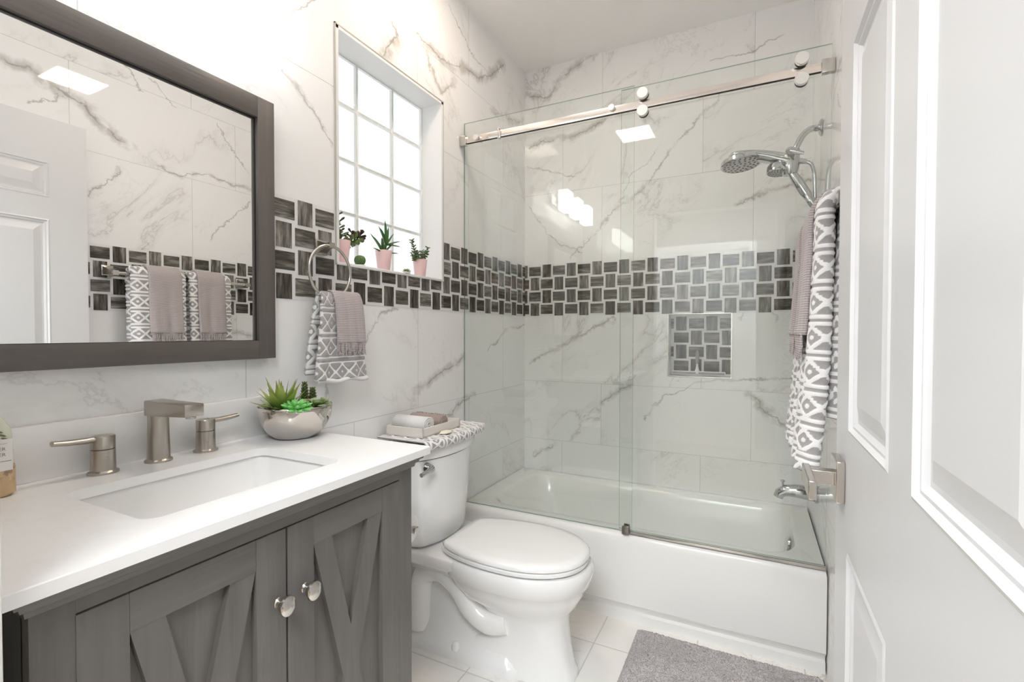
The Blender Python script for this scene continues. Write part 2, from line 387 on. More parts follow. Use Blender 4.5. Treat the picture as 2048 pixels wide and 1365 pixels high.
# casing round the doorway, room side and hall side, with jamb lining
b = MB()
for y0, y1 in ((YE, YE+.016), (YE-.136, YE-.12)):
    b.box((DX0-.062, y0, 0), (DX0-.004, y1, DZ+.004), .004); b.box((DX1+.004, y0, 0), (DX1+.062, y1, DZ+.004), .004); b.box((DX0-.062, y0, DZ+.004), (DX1+.062, y1, DZ+.066), .004)
b.box((DX0-.004, YE-.12, 0), (DX0+.008, YE, DZ)); b.box((DX1-.002, YE-.12, 0), (DX1+.004, YE, DZ)); b.box((DX0, YE-.12, DZ-.008), (DX1, YE, DZ+.004))
struct(b.build('trim_1', 'gloss_white', None, 25))
# window reveal lining and sill
b = MB(); e = .012
b.box((-.122, WY0, WZ1-e), (.004, WY1, WZ1)); b.box((-.122, WY1-e, WZ0), (.004, WY1, WZ1)); b.box((-.122, WY0, WZ0), (.004, WY0+e, WZ1))
b.box((-.122, WY0, WZ0-.001), (.007, WY1, WZ0+.010), .002)
win = struct(b.build('window_1', 'gloss_white', None, 25))
b = MB(); g = .0035
b.box((-.001, WY0-g, WZ1-.001), (.005, WY1+g, WZ1+g)); b.box((-.001, WY0-g, WZ0), (.005, WY0, WZ1+g)); b.box((-.001, WY1, WZ0), (.005, WY1+g, WZ1+g))
b.build('metal_edge', 'grout_w', win, 0)
# glass blocks: 3 x 4
yb = [WY0+.012, -1.310, -1.104, WY1-.012]; zb = [WZ0+.01, 1.661, 1.860, 2.063, WZ1-.012]; gp = .008
b = MB()
for y in yb: b.box((-.118, y-gp/2-.001, zb[0]), (-.106, y+gp/2+.001, zb[-1]))
for z in zb: b.box((-.117, yb[0], z-gp/2-.001), (-.107, yb[-1], z+gp/2+.001))
b.build('mortar_joints', 'mortar', win, 0)
for i in range(3):
    for j in range(4):
        y0, y1, z0, z1 = yb[i]+gp/2, yb[i+1]-gp/2, zb[j]+gp/2, zb[j+1]-gp/2
        b = MB()
        def rr(x, ins): return [(x, y, z) for y, z in rrect((y0+y1)/2, (z0+z1)/2, (y1-y0)/2-ins, (z1-z0)/2-ins, .008, 3)]
        b.rings([rr(-.106, 0), rr(-.101, .004), rr(-.100, .010)], (False, False), 1)
        b.rings([rr(-.100, .010), rr(-.104, .016)], (False, True), 0)
        b.build('glass_block', ['block', 'block_rim'], win, 20)

# mosaic band: windmill of upright and lying glass tiles set in grout
def mosaic(name, fix, axis, regions, u_up, v_top, sgn, cell=.0785, vh=.07795, Lt=.077, St=.0555, grout_t=.0015, tile_t=.0032, seed=1, parent=None):
    rg = random.Random(seed); b = MB(); uv = []; rnd = []
    def W3(u, v, n):
        return (fix+sgn*n, u, v) if axis == 'x' else (u, fix+sgn*n, v)
    def bx(u0, u1, v0, v1, n0, n1, mi, ver=False, bev=0):
        k = bev
        o_ = [W3(u, v, n0) for u, v in ((u0, v0), (u1, v0), (u1, v1), (u0, v1))]
        m_ = [W3(u, v, n1-k) for u, v in ((u0, v0), (u1, v0), (u1, v1), (u0, v1))]
        t_ = [W3(u, v, n1) for u, v in ((u0+k, v0+k), (u1-k, v0+k), (u1-k, v1-k), (u0+k, v1-k))]
        b.rings([o_, m_, t_] if k else [o_, m_], (False, True), mi)
        r_ = rg.random()
        loc = [(u, v) for u, v in ((u0, v0), (u1, v0), (u1, v1), (u0, v1))]*(3 if k else 2)
        for u, v in loc: uv.append((v, u) if ver else (u, v)); rnd.append(r_)
    ua, ub = min(r[0] for r in regions), max(r[1] for r in regions)
    va = min(r[2] for r in regions)
    for r in regions: bx(r[0], r[1], r[2], r[3], 0, grout_t, 1)
    i0 = int(math.floor((ua-u_up)/cell))-1; i1 = int(math.ceil((ub-u_up)/cell))+1
    nrow = int(math.ceil((v_top-va)/vh))
    for j in range(nrow):
        vc = v_top-(j+.5)*vh
        for i in range(i0, i1+1):
            uc = u_up+i*cell; ver = (i+j) % 2 == 0
            hu, hv = (St/2, Lt/2) if ver else (Lt/2, St/2)
            for r in regions:
                a0, a1, c0, c1 = max(uc-hu, r[0]), min(uc+hu, r[1]), max(vc-hv, r[2]), min(vc+hv, r[3])
                if a1-a0 > .006 and c1-c0 > .006: bx(a0, a1, c0, c1, grout_t, tile_t, 0, ver, .0008)
    b.at['tile_rand'] = rnd
    o = b.build(name, ['mtile', 'grout'], parent, 0)
    me = o.data; l = me.uv_layers.new(name='UVMap')
    for lp in me.loops: l.data[lp.index].uv = uv[lp.vertex_index]
    return struct(o)
mosaic('trim_2', 0, 'x', [(YE, WY0-.0035, B0, B1), (WY0-.0035, WY1+.0035, B0, WZ0-.001), (WY1+.0035, 0, B0, B1)], -1.647, B1, 1, seed=2)
mosaic('trim_3', 0, 'y', [(0, RW, B0, B1)], .934, B1, -1, seed=3)
mosaic('trim_4', RW, 'x', [(YE, 0, B0, B1)], -1.475, B1, -1, seed=4)
mosaic('trim_5', ND+.004, 'y', [(NX0, NX1, NZ0, NZ1)], .918, NZ1-.012, -1, seed=5)
b = MB(); e = .005   # thin metal edge round the niche, and its lined sides
for a_, c_ in (((NX0-e, -.003, NZ0-e), (NX1+e, .001, NZ0)), ((NX0-e, -.003, NZ1-.002), (NX1+e, .001, NZ1+.003)), ((NX0-e, -.003, NZ0), (NX0, .001, NZ1)), ((NX1, -.003, NZ0), (NX1+e, .001, NZ1))): b.box(a_, c_)
struct(b.build('trim_6', 'steel', None, 0))

# hall beyond the doorway
b = MB(); b.box((-.6, -4.3, -.1), (2.6, YE-.12, -.001)); struct(b.build('floor_hall', simple('hall_wood_floor', (.45, .34, .24), .4), None, 0))
b = MB(); b.box((-.6, -4.3, 2.6), (2.6, YE-.12, 2.7)); struct(b.build('ceiling_hall', 'ceil', None, 0))
b = MB(); b.box((-.7, -4.4, -.1), (2.7, -4.3, 2.7)); struct(b.build('wall_hall_back', 'hall_paint', None, 0))
b = MB(); b.box((-.7, -4.3, -.1), (-.6, YE-.12, 2.7)); struct(b.build('wall_hall_left', 'hall_paint', None, 0))
b = MB(); b.box((2.6, -4.3, -.1), (2.7, YE-.12, 2.7)); struct(b.build('wall_hall_right', 'hall_paint', None, 0))
b = MB(); b.box((-.6, YE-.12, 0), (-.2, YE-.1, 2.7)); b.box((RW+.12, YE-.12, 0), (2.6, YE-.1, 2.7)); struct(b.build('wall_hall_front', 'hall_paint', None, 0))
hl = thing('hall_fill_panel', 'long white fill panel added in the hall outside the bathroom door', 'ceiling light', (1, -3.45, 2.6))  # unseen panel added behind the camera as soft fill for the bathroom
b = MB(); b.box((.3, -3.85, 2.555), (1.7, -3.05, 2.6), .01); b.build('fill_body', 'gloss_white', hl)
b = MB(); b.box((.33, -3.82, 2.548), (1.67, -3.08, 2.556)); b.build('diffuser', emit('hall_fill_glow', (.94, .975, 1), E_HALL), hl, 0)
b = MB()
b.box((.30, -4.3, 0), (.38, -4.28, 2.08)); b.box((1.22, -4.3, 0), (1.30, -4.28, 2.08)); b.box((.30, -4.3, 2.08), (1.30, -4.28, 2.16)); b.box((.38, -4.3, 0), (1.22, -4.29, 2.08)); struct(b.build('door_2', 'gloss_white', None, 0))

# ------------------------------------------------------------------ entry door, open against the right wall
XF = 1.42
b = MB(); dy0, dy1, dz0, dz1 = -2.505, -1.64, .012, 2.112
ys = [(-2.385, -2.125), (-2.03, -1.77)]; zs = [(.20, .845), (1.045, 1.685), (1.775, 1.925)]
def door_face(xf, s_):
    yl = sorted({dy0, dy1, *[q for p_ in ys for q in p_]}); zl = sorted({dz0, dz1, *[q for p_ in zs for q in p_]})
    for a0, a1 in zip(yl, yl[1:]):
        for c0, c1 in zip(zl, zl[1:]):
            if (a0, a1) in ys and (c0, c1) in zs:
                def R(ins, dep): return [(xf+s_*dep, y, z) for y, z in ((a0+ins, c0+ins), (a1-ins, c0+ins), (a1-ins, c1-ins), (a0+ins, c1-ins))]
                b.rings([R(0, 0), R(.005, -.002), R(.010, .0035), R(.014, .0035), R(.020, .009), R(.026, .009), R(.052, .002), R(.055, .002)], (False, True))
            else: b.add([(xf, a0, c0), (xf, a1, c0), (xf, a1, c1), (xf, a0, c1)], [(0, 1, 2, 3)])
door_face(XF, 1); door_face(XF+.035, -1)
for p_ in ([(dy0, dz0), (dy1, dz0)], [(dy1, dz0), (dy1, dz1)], [(dy1, dz1), (dy0, dz1)], [(dy0, dz1), (dy0, dz0)]):
    (a0, c0), (a1, c1) = p_; b.add([(XF, a0, c0), (XF, a1, c1), (XF+.035, a1, c1), (XF+.035, a0, c0)], [(0, 1, 2, 3)])
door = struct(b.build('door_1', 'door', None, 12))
b = MB(); HY, HZ = -1.706, .953
b.box((XF-.013, HY-.036, HZ-.036), (XF, HY+.036, HZ+.036), .0015)
hd = b.build('door_handle', 'nickel_d', door, 20)
b = MB(); b.box((XF-.050, HY-.012, HZ-.012), (XF-.012, HY+.013, HZ+.012), .0015); b.box((XF-.060, HY-.105, HZ-.016), (XF-.048, HY+.018, HZ+.016), .002)
b.build('lever', 'nickel_d', hd, 20)
b = MB(); b.box((XF+.035, HY-.041, HZ-.041), (XF+.046, HY+.041, HZ+.041), .0015)
b.build('rear_rose', 'nickel_d', door, 20)
b = MB()
for z in (.25, 1.05, 1.9): b.cyl((XF+.018, dy0-.006, z-.045), (XF+.018, dy0-.006, z+.045), .007, seg=10)
b.build('hinge', 'nickel_d', door)

# ------------------------------------------------------------------ vanity
CX, CY0, CY1, CZ = .5343, -2.512, -1.712, .916
van = thing('vanity_cabinet', 'grey-stained wooden vanity cabinet with two cross-braced doors under the white countertop', 'vanity cabinet', (.25, -2.115, 0))
b = MB(); fx = .50; vy0, vy1 = -2.476, -1.748
b.box((.004, vy0, .09), (.482, vy0+.018, .874), mi=0); b.box((.004, vy1-.018, .09), (.482, vy1, .874), mi=0); b.box((.004, vy0, .09), (.482, vy1, .108), mi=1)
b.box((.004, vy0, .09), (.012, vy1, .80), mi=0)
b.box((.478, vy0, .0), (fx, vy0+.046, .872), .001, 0); b.box((.478, vy1-.048, .0), (fx, vy1, .872), .001, 0); b.box((.479, vy0+.046, .847), (fx-.0005, vy1-.048, .872), 0, 1); b.box((.479, vy0+.046, .06), (fx-.0005, vy1-.048, .105), 0, 1)
b.box((.004, vy0, .0), (.05, vy0+.04, .09), mi=0); b.box((.004, vy1-.04, .0), (.05, vy1, .09), mi=0)
b.build('carcass', ['wz', 'wy'], van, 25)
b = MB()   # stepped crown moulding under the top
prof = [(0, .866), (.006, .868), (.008, .876), (.014, .879), (.016, .885), (.023, .888), (.025, .8965), (0, .8965)]
def crown(e_):
    return [[(fx+d, vy0-d*.8, z), (fx+d, vy1+d*.8, z)] for d, z in prof] if e_ == 0 else None
rows = [[(.01, vy1+d*.85, z), (fx+d, vy1+d*.85, z), (fx+d, vy0-d*.85, z), (.01, vy0-d*.85, z)] for d, z in prof]
b.rings(rows, (False, False), 0, False)
b.build('crown_moulding', 'wy', van, 15)
def vdoor(y0, y1, ky, name_l):
    z0, z1 = .108, .845; fw_, rl = .060, .056; x0, x1 = .4815, .5015
    b = MB()
    b.box((x0, y0, z0), (x1, y0+fw_, z1), .0012, 0); b.box((x0, y1-fw_, z0), (x1, y1, z1), .0012, 0)
    b.box((x0, y0+fw_, z1-rl), (x1-.0004, y1-fw_, z1), .001, 1); b.box((x0, y0+fw_, z0), (x1-.0004, y1-fw_, z0+rl), .001, 1)
    b.box((x0, y0+fw_-.002, z0+rl-.002), (x0+.006, y1-fw_+.002, z1-rl+.002), 0, 0)
    d = b.build('door', ['wz', 'wy'], van, 25); d['label'] = name_l
    a0, a1, c0, c1 = y0+fw_, y1-fw_, z0+rl, z1-rl
    # cross brace: two crossing boards cut to the opening
    hw = .0225
    for k, (p, q) in enumerate((((a0+.0235, c1), (a1-.0235, c0)), ((a1-.0235, c1), (a0+.0235, c0)))):
        dy, dz = q[0]-p[0], q[1]-p[1]; ln = math.hypot(dy, dz); ny, nz = -dz/ln, dy/ln
        # polygon = strip clipped to the opening
        poly = [(p[0]+ny*hw-dy*.3, p[1]+nz*hw-dz*.3), (q[0]+ny*hw+dy*.3, q[1]+nz*hw+dz*.3), (q[0]-ny*hw+dy*.3, q[1]-nz*hw+dz*.3), (p[0]-ny*hw-dy*.3, p[1]-nz*hw-dz*.3)]
        def clip(poly, ax, val, keep):
            out = []
            for i_, P in enumerate(poly):
                Q = poly[(i_+1) % len(poly)]; ip = (P[ax]-val)*keep >= 0; iq = (Q[ax]-val)*keep >= 0
                if ip: out.append(P)
                if ip != iq:
                    t_ = (val-P[ax])/(Q[ax]-P[ax]); out.append((P[0]+t_*(Q[0]-P[0]), P[1]+t_*(Q[1]-P[1])))
            return out
        for ax, val, kp in ((0, a0, 1), (0, a1, -1), (1, c0, 1), (1, c1, -1)): poly = clip(poly, ax, val, kp)
        b = MB(); xx = x1-.0014-.0006*k
        b.rings([[(x0+.004, y, z) for y, z in poly], [(xx, y, z) for y, z in poly]])
        b.build('brace', 'wz', d, 0)
    b = MB(); kz = .714
    b.lathe([(.0085, 0), (.009, .002), (.006, .006), (.0055, .014), (.007, .017), (.0145, .020), (.0165, .024), (.0155, .029), (.010, .032), (.002, .0335)], (x1, ky, kz), 24, 'x', sy=1.15)
    k = b.build('knob', 'nickel_d', d, 50)
vdoor(-2.431, -2.119, -2.137, 'left door of the vanity'); vdoor(-2.115, -1.797, -2.078, 'right door of the vanity')

ct = thing('countertop', 'white quartz vanity countertop with low backsplash and rectangular sink cut-out', 'countertop', (.267, -2.112, .897))
SX0, SX1, SY0, SY1 = .157, .437, -2.318, -1.915
b = MB()
def ringz(pts, z): return [(x, y, z) for x, y in pts]
outer = []; inner = rrect((SX0+SX1)/2, (SY0+SY1)/2, (SX1-SX0)/2, (SY1-SY0)/2, .028, 6)
ocx, ocy = CX/2+.001, (CY0+CY1)/2; hx, hy = CX/2-.001, (CY1-CY0)/2
outer = rrect(ocx, ocy, hx, hy, .003, 6)
outer_i = rrect(ocx, ocy, hx-.0015, hy-.0015, .003, 6)
b.rings([ringz(inner, .897), ringz(outer, .897), ringz(outer, CZ-.0015), ringz(outer_i, CZ), ringz(inner, CZ)], loop=True)
b.build('slab', 'quartz', ct, 25)
b = MB(); b.box((.002, CY0, CZ), (.021, CY1+.02, 1.0255), .0012); b.build('backsplash', 'quartz', ct, 25)
b = MB()
sk = [(.006, .897), (.005, .885), (.0, .86), (-.012, .80), (-.03, .785), (-.06, .78), (-.12, .776)]
b.rings([ringz(rrect((SX0+SX1)/2, (SY0+SY1)/2, (SX1-SX0)/2+d, (SY1-SY0)/2+d, max(.03+d*.2, .02), 6), z) for d, z in sk], (False, True))
sink = b.build('sink_basin', 'porcelain', None, 40); tag(sink, 'white rectangular undermount sink basin set in the vanity countertop', 'sink')
solid(sink, .006, 1)
fc = thing('faucet', 'brushed nickel widespread faucet with square spout and two lever handles behind the sink', 'faucet', (.065, -2.107, CZ))
fy = -2.109
b = MB(); b.lathe([(.027, 0), (.027, .004), (.0245, .006), (.0225, .007), (.0205, .085), (.0205, .112)], (.066, fy, CZ), 36)
b.box((.047, fy-.0205, CZ+.104), (.205, fy+.0205, CZ+.139), .003)
sp_ = b.build('spout', 'nickel', fc, 30)
for v in sp_.data.vertices:      # slope the arm a little towards its tip
    if v.co.x > .1 and v.co.z < CZ+.12: v.co.z += .008
b = MB(); b.cyl((.190, fy, CZ+.111), (.190, fy, CZ+.107), .010); b.build('aerator', 'chrome', sp_)
for y, s_ in ((-2.214, -1), (-2.003, 1)):
    b = MB(); b.lathe([(.0265, 0), (.0265, .004), (.024, .0055), (.0215, .007), (.0205, .050)], (.066, y, CZ), 32)
    hb = b.build('handle', 'nickel', fc, 30)
    b = MB(); b.cyl((.066, y, CZ+.05), (.066, y, CZ+.0515), .0192); b.build('seam', 'dark', hb)
    b = MB(); b.lathe([(.0205, .0515), (.0208, .076), (.0195, .0785), (0.001, .079)], (.066, y, CZ), 32)
    pts = [(.066, y+s_*.006, CZ+.0735), (.066, y+s_*.03, CZ+.0725), (.066, y+s_*.06, CZ+.074), (.066, y+s_*.082, CZ+.0765)]
    b.tube(pts, [.0125, .0115, .0105, .0095], 12, sx=.56, sy=1.0, upv=(0, 0, 1))
    b.build('lever', 'nickel', hb, 40)

# ------------------------------------------------------------------ mirror
MZ0, MZ1, MY1 = 1.1347, 1.8708, -1.7772; MY0 = -2.115*2-MY1; fw1 = .052
mir = thing('wall_mirror', 'large wall mirror in a flat grey-brown wooden frame above the vanity', 'mirror', (.01, -2.115, 1.5))
b = MB()
b.box((.002, MY1-fw1, MZ0), (.03, MY1, MZ1), .0012, 1); b.box((.002, MY0, MZ0), (.03, MY0+fw1, MZ1), .0012, 1)
b.box((.002, MY0+fw1, MZ1-fw1-.006), (.0297, MY1-fw1, MZ1), .001, 0); b.box((.002, MY0+fw1, MZ0), (.0297, MY1-fw1, MZ0+fw1-.001), .001, 0)
b.build('frame', ['fy', 'fz'], mir, 25)
b = MB(); b.box((.004, MY0+fw1-.004, MZ0+fw1-.004), (.0150, MY1-fw1+.004, MZ1-fw1)); b.build('mirror_glass', 'mirror', mir, 0)
b = MB(); y0, y1, z0, z1 = MY0+fw1, MY1-fw1, MZ0+fw1-.001, MZ1-fw1-.006; q = .0032
b.box((.0148, y0, z1-q), (.018, y1, z1)); b.box((.0148, y1-q, z0), (.018, y1, z1)); b.box((.0148, y0, z0), (.018, y0+q, z1)); b.box((.0148, y0, z0), (.018, y1, z0+q*.5))
b.build('inner_edge', 'mirror_edge', mir, 0)

# ------------------------------------------------------------------ vanity light
vl = thing('vanity_light', 'chrome wall light bar with three glowing frosted glass block shades above the mirror', 'wall light', (.05, -2.1, 2.12))
b = MB(); b.box((.001, -2.42, 2.10), (.024, -1.80, 2.16), .003); b.build('back_plate', 'chrome', vl, 25)
for y in (-2.34, -2.11, -1.88):
    b = MB(); b.cyl((.02, y, 2.13), (.062, y, 2.13), .012); b.build('arm', 'chrome', vl)
    b = MB(); b.box((.06, y-.058, 2.055), (.13, y+.058, 2.195), .004); b.build('shade', emit('lit_frosted_glass', (1, .985, .96), E_VANITY), vl, 25)
# square ceiling light panel
cl = thing('ceiling_light', 'square warm ceiling light panel between window wall and shower', 'ceiling light', (.415, -1.2, H))
b = MB(); b.box((.275, -1.345, H-.012), (.555, -1.065, H), .003); b.build('light_frame', 'gloss_white', cl, 25)
b = MB(); b.box((.287, -1.333, H-.016), (.543, -1.077, H-.011)); b.build('diffuser', emit('warm_panel_glow', (1, .84, .70), E_CEIL), cl, 0)

# ------------------------------------------------------------------ bathtub
ZR, TY = .3703, -.7375
b = MB()
cx, cy = RW/2, -.37; n = 8
ox, oy = RW/2-.003, .3665
def TR(hx, hy, r, z, dx=0, dy=0): return [(x, y, z) for x, y in rrect(cx+dx, cy+dy, hx, hy, r, n)]
front = [(-.0, 0.0, .0)]
rings = [TR(ox, oy-.006, .002, .0, 0, .006), TR(ox, oy-.009, .002, .034, 0, .009), TR(ox, oy-.014, .002, .042, 0, .014), TR(ox, oy-.013, .002, .056, 0, .013), TR(ox, oy-.0, .002, .080), TR(ox, oy, .002, .335), TR(ox, oy-.002, .003, .352), TR(ox-.002, oy-.009, .006, .365), TR(ox-.004, oy-.02, .01, ZR),
         TR(.680, .290, .13, ZR+.001, .005, .012), TR(.668, .279, .125, ZR-.004, .005, .012), TR(.660, .268, .12, ZR-.02, .010, .012), TR(.628, .245, .11, .25, .028, .01), TR(.585, .222, .10, .13, .048, .01), TR(.555, .20, .09, .085, .055, .01), TR(.45, .15, .08, .072, .02, .01), TR(.1, .05, .04, .07, .2, .01)]
b.rings(rings, (True, True))
tub = b.build('bathtub_body', 'enamel', None, 40)
tb = thing('bathtub', 'white built-in bathtub with plain apron behind the glass shower doors', 'bathtub', (RW/2, cy, 0))
tub.name = 'tub_shell'; tub.parent = tb; tub.matrix_parent_inverse = Matrix.Translation(-tb.location)
b = MB(); b.lathe([(.033, 0), (.036, .003), (.034, .009), (.02, .013), (.002, .014)], (0, 0, 0), 28, 'x')
ov = b.build('overflow_plate', 'chrome', None, 40); ov.parent = tb
ov.matrix_parent_inverse = Matrix.Translation(-tb.location)
ov.location = (1.421, -.395, .312); ov.rotation_euler = (0, pi, 0); ov.rotation_euler = (0, pi+.14, 0)
# tub spout on the right wall
ts = thing('tub_spout', 'chrome tub spout with pull knob on the right wall above the bathtub', 'tub spout', (RW, -.37, .53))
b = MB(); y = -.37
pts = [(RW-.003, y, .535), (1.48, y, .538), (1.44, y, .540), (1.405, y, .536), (1.384, y, .522), (1.378, y, .505)]
b.tube(pts, [.030, .030, .027, .024, .021, .019], 24, sx=1, sy=1.0)
b.cyl((RW-.001, y, .535), (RW-.008, y, .535), .037)
tsb = b.build('spout_body', 'chrome', ts, 50)
b = MB(); b.cyl((1.395, y, .555), (1.395, y, .572), .004, seg=12); b.lathe([(.004, 0), (.009, .003), (.009, .008), (.004, .011)], (1.395, y, .570), 16)
b.build('pull_knob', 'chrome', tsb, 50)
# valve
sv = thing('shower_valve', 'round chrome shower valve with handle on the right wall beside the hanging towels', 'shower valve', (RW, -.37, 1.10))
b = MB(); b.lathe([(.085, -.001), (.085, -.006), (.07, -.012), (.03, -.016), (.026, -.03)], (RW, y, 1.10), 40, 'x'); b.build('escutcheon', 'chrome', sv, 50)
b = MB(); b.lathe([(.024, -.028), (.034, -.034), (.036, -.06), (.030, -.068), (.002, -.070)], (RW, y, 1.10), 32, 'x'); b.tube([(RW-.055, y, 1.10), (RW-.07, y-.05, 1.085), (RW-.075, y-.085, 1.08)], [.012, .010, .008], 12); b.build('handle', 'chrome', sv, 50)

# ------------------------------------------------------------------ shower head set
sh = thing('rain_shower', 'chrome two-in-one shower head with wide spray plate and docked hand shower', 'shower head', (RW, -.38, 2.05))
y = -.38
b = MB(); b.lathe([(.033, -.001), (.034, -.004), (.028, -.010), (.014, -.014)], (RW, y, 2.052), 32, 'x'); b.build('wall_flange', 'chrome', sh, 50)
b = MB(); b.tube(bez([(RW-.004, y, 2.052), (1.48, y, 2.052), (1.452, y, 2.030), (1.432, y, 1.992), (1.425, y, 1.972)], 6), .0125, 16); b.build('shower_arm', 'chrome', sh, 60)
b = MB(); b.tube([(1.428, y, 1.982), (1.420, y, 1.966), (1.410, y, 1.94), (1.405, y, 1.90), (1.408, y, 1.875)], [.017, .026, .034, .037, .026], 24)
b.tube([(1.415, y, 1.93), (1.45, y, 1.925), (1.468, y, 1.920)], [.015, .012, .009], 14)
body = b.build('diverter_body', 'chrome', sh, 50)
b = MB(); b.cyl((1.408, y-.03, 1.952), (1.404, y-.062, 1.956), .019, .017); b.tube([(1.405, y-.058, 1.956), (1.435, y-.062, 1.944), (1.452, y-.064, 1.938)], [.012, .009, .006], 12); b.build('diverter_knob', 'chrome', body, 50)
# swept cover from the body to the big plate
b = MB(); rings = []
for k in range(15):
    t_ = k/14; x = 1.405-.235*t_; z = 1.935+.045*math.sin(t_*pi*.62)-.004*t_
    wy = .036+.044*(t_**1.2); hz = .029-.012*t_
    if t_ > .86: wy *= math.sqrt(max(1-((t_-.86)/.145)**2, .02))
    rings.append([(x-.012*0, y+wy*math.cos(a), z+hz*math.sin(a)) for a in [2*pi*i/20 for i in range(20)]])
b.rings(rings); b.build('head_cover', 'chrome', sh, 60)
ax_ = Vector((.10, -.10, -1)).normalized()
def disc(c, r, h, name, par):
    b = MB(); c = Vector(c); b.tube([c-ax_*h, c-ax_*h*.7, c, c+ax_*.003], [r*.86, r*.98, r, r*.93], 40)
    o = b.build(name, 'chrome', par, 40)
    b = MB(); q = ax_.orthogonal().normalized(); w = ax_.cross(q); fc_ = c+ax_*.0032
    b.tube([fc_-ax_*.001, fc_], [r*.9, r*.9], 40); o2 = b.build('spray_face', simple('spray_plate_grey', (.55, .56, .56), .25, .6), o, 40)
    b = MB()
    for rr_, k_ in ((.2, 5), (.42, 10), (.62, 15), (.80, 20)):
        for i_ in range(k_):
            a = 2*pi*i_/k_+rr_*3; p = fc_+(q*math.cos(a)+w*math.sin(a))*r*rr_
            b.tube([p-ax_*.0005, p+ax_*.0012], r*.052, 6)
    b.build('nozzles', 'dark_rubber', o2, 40)
    return o
disc((1.222, y, 1.945), .084, .022, 'spray_head', sh)
hs = thing('hand_shower', 'small chrome hand shower docked under the wide shower head, handle slanting down', 'hand shower', (1.40, -.38, 1.9))
ax_ = Vector((-.05, -.10, -1)).normalized()
disc((1.364, y, 1.890), .046, .032, 'hand_spray_head', hs)
b = MB(); b.tube([(1.395, y, 1.905), (1.415, y, 1.880), (1.435, y, 1.845), (1.462, y, 1.795), (1.480, y, 1.765), (1.4815, y, 1.762), (1.488, y, 1.750), (1.500, y, 1.728)], [.013, .016, .0205, .020, .0155, .0175, .0165, .0145], 20); b.build('hand_grip', 'chrome', hs, 50)
b = MB(); hp = bez([(1.499, y, 1.730), (1.506, y, 1.68), (1.505, y, 1.58), (1.497, y, 1.45), (1.485, y, 1.32), (1.480, y+.01, 1.22), (1.488, y+.03, 1.185), (1.498, y+.05, 1.22), (1.503, y+.05, 1.35), (1.502, y+.035, 1.55), (1.500, y+.02, 1.75), (1.496, y+.01, 1.86), (1.485, y, 1.905), (1.466, y, 1.920)], 14)
b.tube(hp, [.0072+.0009*(i % 2) for i in range(len(hp))], 10); hose = b.build('hose', 'chrome', hs, 60)

# ------------------------------------------------------------------ sliding glass doors
def pane(x0, x1, y0, y1, z0, z1, name, par):
    b = MB(); b.box((x0, y0, z0), (x1, y1, z1)); 
    for k, f in enumerate(b.f):
        vs = [Vector(b.v[i]) for i in f]; nrm = (vs[1]-vs[0]).cross(vs[2]-vs[1]); b.mi[k] = 0 if abs(nrm.y) > max(abs(nrm.x), abs(nrm.z)) else 1
    return b.build(name, ['glass', 'glass_edge'], par, 0)
YS = -.7200
fp = thing('fixed_glass_panel', 'fixed clear glass shower panel at the window wall, left of the sliding one', 'shower panel', (.4, YS+.018, ZR))
pane(.003, .828, YS+.012, YS+.020, ZR+.002, 2.229, 'glass_pane', fp)
def stud(x, y1, z, r, d0, d1, par, name='bolt_cap'):
    b = MB(); b.lathe([(r*.45, y1), (r*.45, d1), (r*.9, d1), (r, d1-.002), (r, d0+.002), (r*.94, d0), (.001, d0)], (x, 0, z), 28, 'y')
    return b.build(name, 'disc_steel', par, 40)
stud(.094, YS+.03, 2.131, .013, YS-.036, YS-.022, fp); stud(.744, YS+.03, 2.138, .013, YS-.036, YS-.022, fp)
sd = thing('sliding_glass_door', 'sliding clear glass shower door on rollers, on the right half of the tub', 'shower door', (1.14, YS, ZR))
pane(.778, 1.512, YS-.004, YS+.004, ZR+.016, 2.213, 'glass_pane', sd)
for x in (.872, 1.419):
    for z, r in ((2.166, .0222), (2.0965, .0222)):
        rl = stud(x, YS+.01, z, r, YS-.046, YS-.030, sd, 'roller')
        b = MB(); b.lathe([(r*.55, YS-.030), (r*.95, YS-.029), (r*.95, YS-.016), (r*.5, YS-.012), (r*.5, YS-.004)], (x, 0, z), 24, 'y'); b.build('wheel', 'dark_rubber', rl, 40)
ra = thing('shower_rail', 'flat brushed steel rail carrying the glass shower doors above the tub', 'shower rail', (.76, YS-.015, 2.132))
b = MB(); b.box((.004, YS-.020, 2.1165), (RW-.004, YS-.0085, 2.1465), .0008); b.build('bar', simple('rail_steel', (.86, .80, .75), .16, 1), ra, 25)
for x0, x1 in ((.001, .034), (RW-.040, RW-.001)):
    b = MB(); b.box((x0, YS-.026, 2.108), (x1, YS-.003, 2.155), .0015); b.build('wall_bracket', 'steel', ra, 25)
b = MB(); b.box((.036, YS-.0195, 2.1148), (RW-.042, YS-.009, 2.1164)); b.build('rail_shade_strip', 'dark_rubber', ra, 0)  # thin dark strip standing in for the shade under the bar
b = MB(); b.box((.207, YS-.024, 2.1105), (.222, YS-.0075, 2.156), .001); b.cyl((.215, YS-.024, 2.153), (.215, YS-.030, 2.153), .004, seg=12); b.build('door_stop', 'steel', ra, 25)
gt = thing('bottom_track', 'slim steel bottom guide track on the tub rim under the sliding door', 'guide track', (1.15, YS, ZR))
b = MB(); b.box((.80, YS-.008, ZR+.0005), (RW-.006, YS+.006, ZR+.012), .001); b.build('track', 'steel', gt, 25)
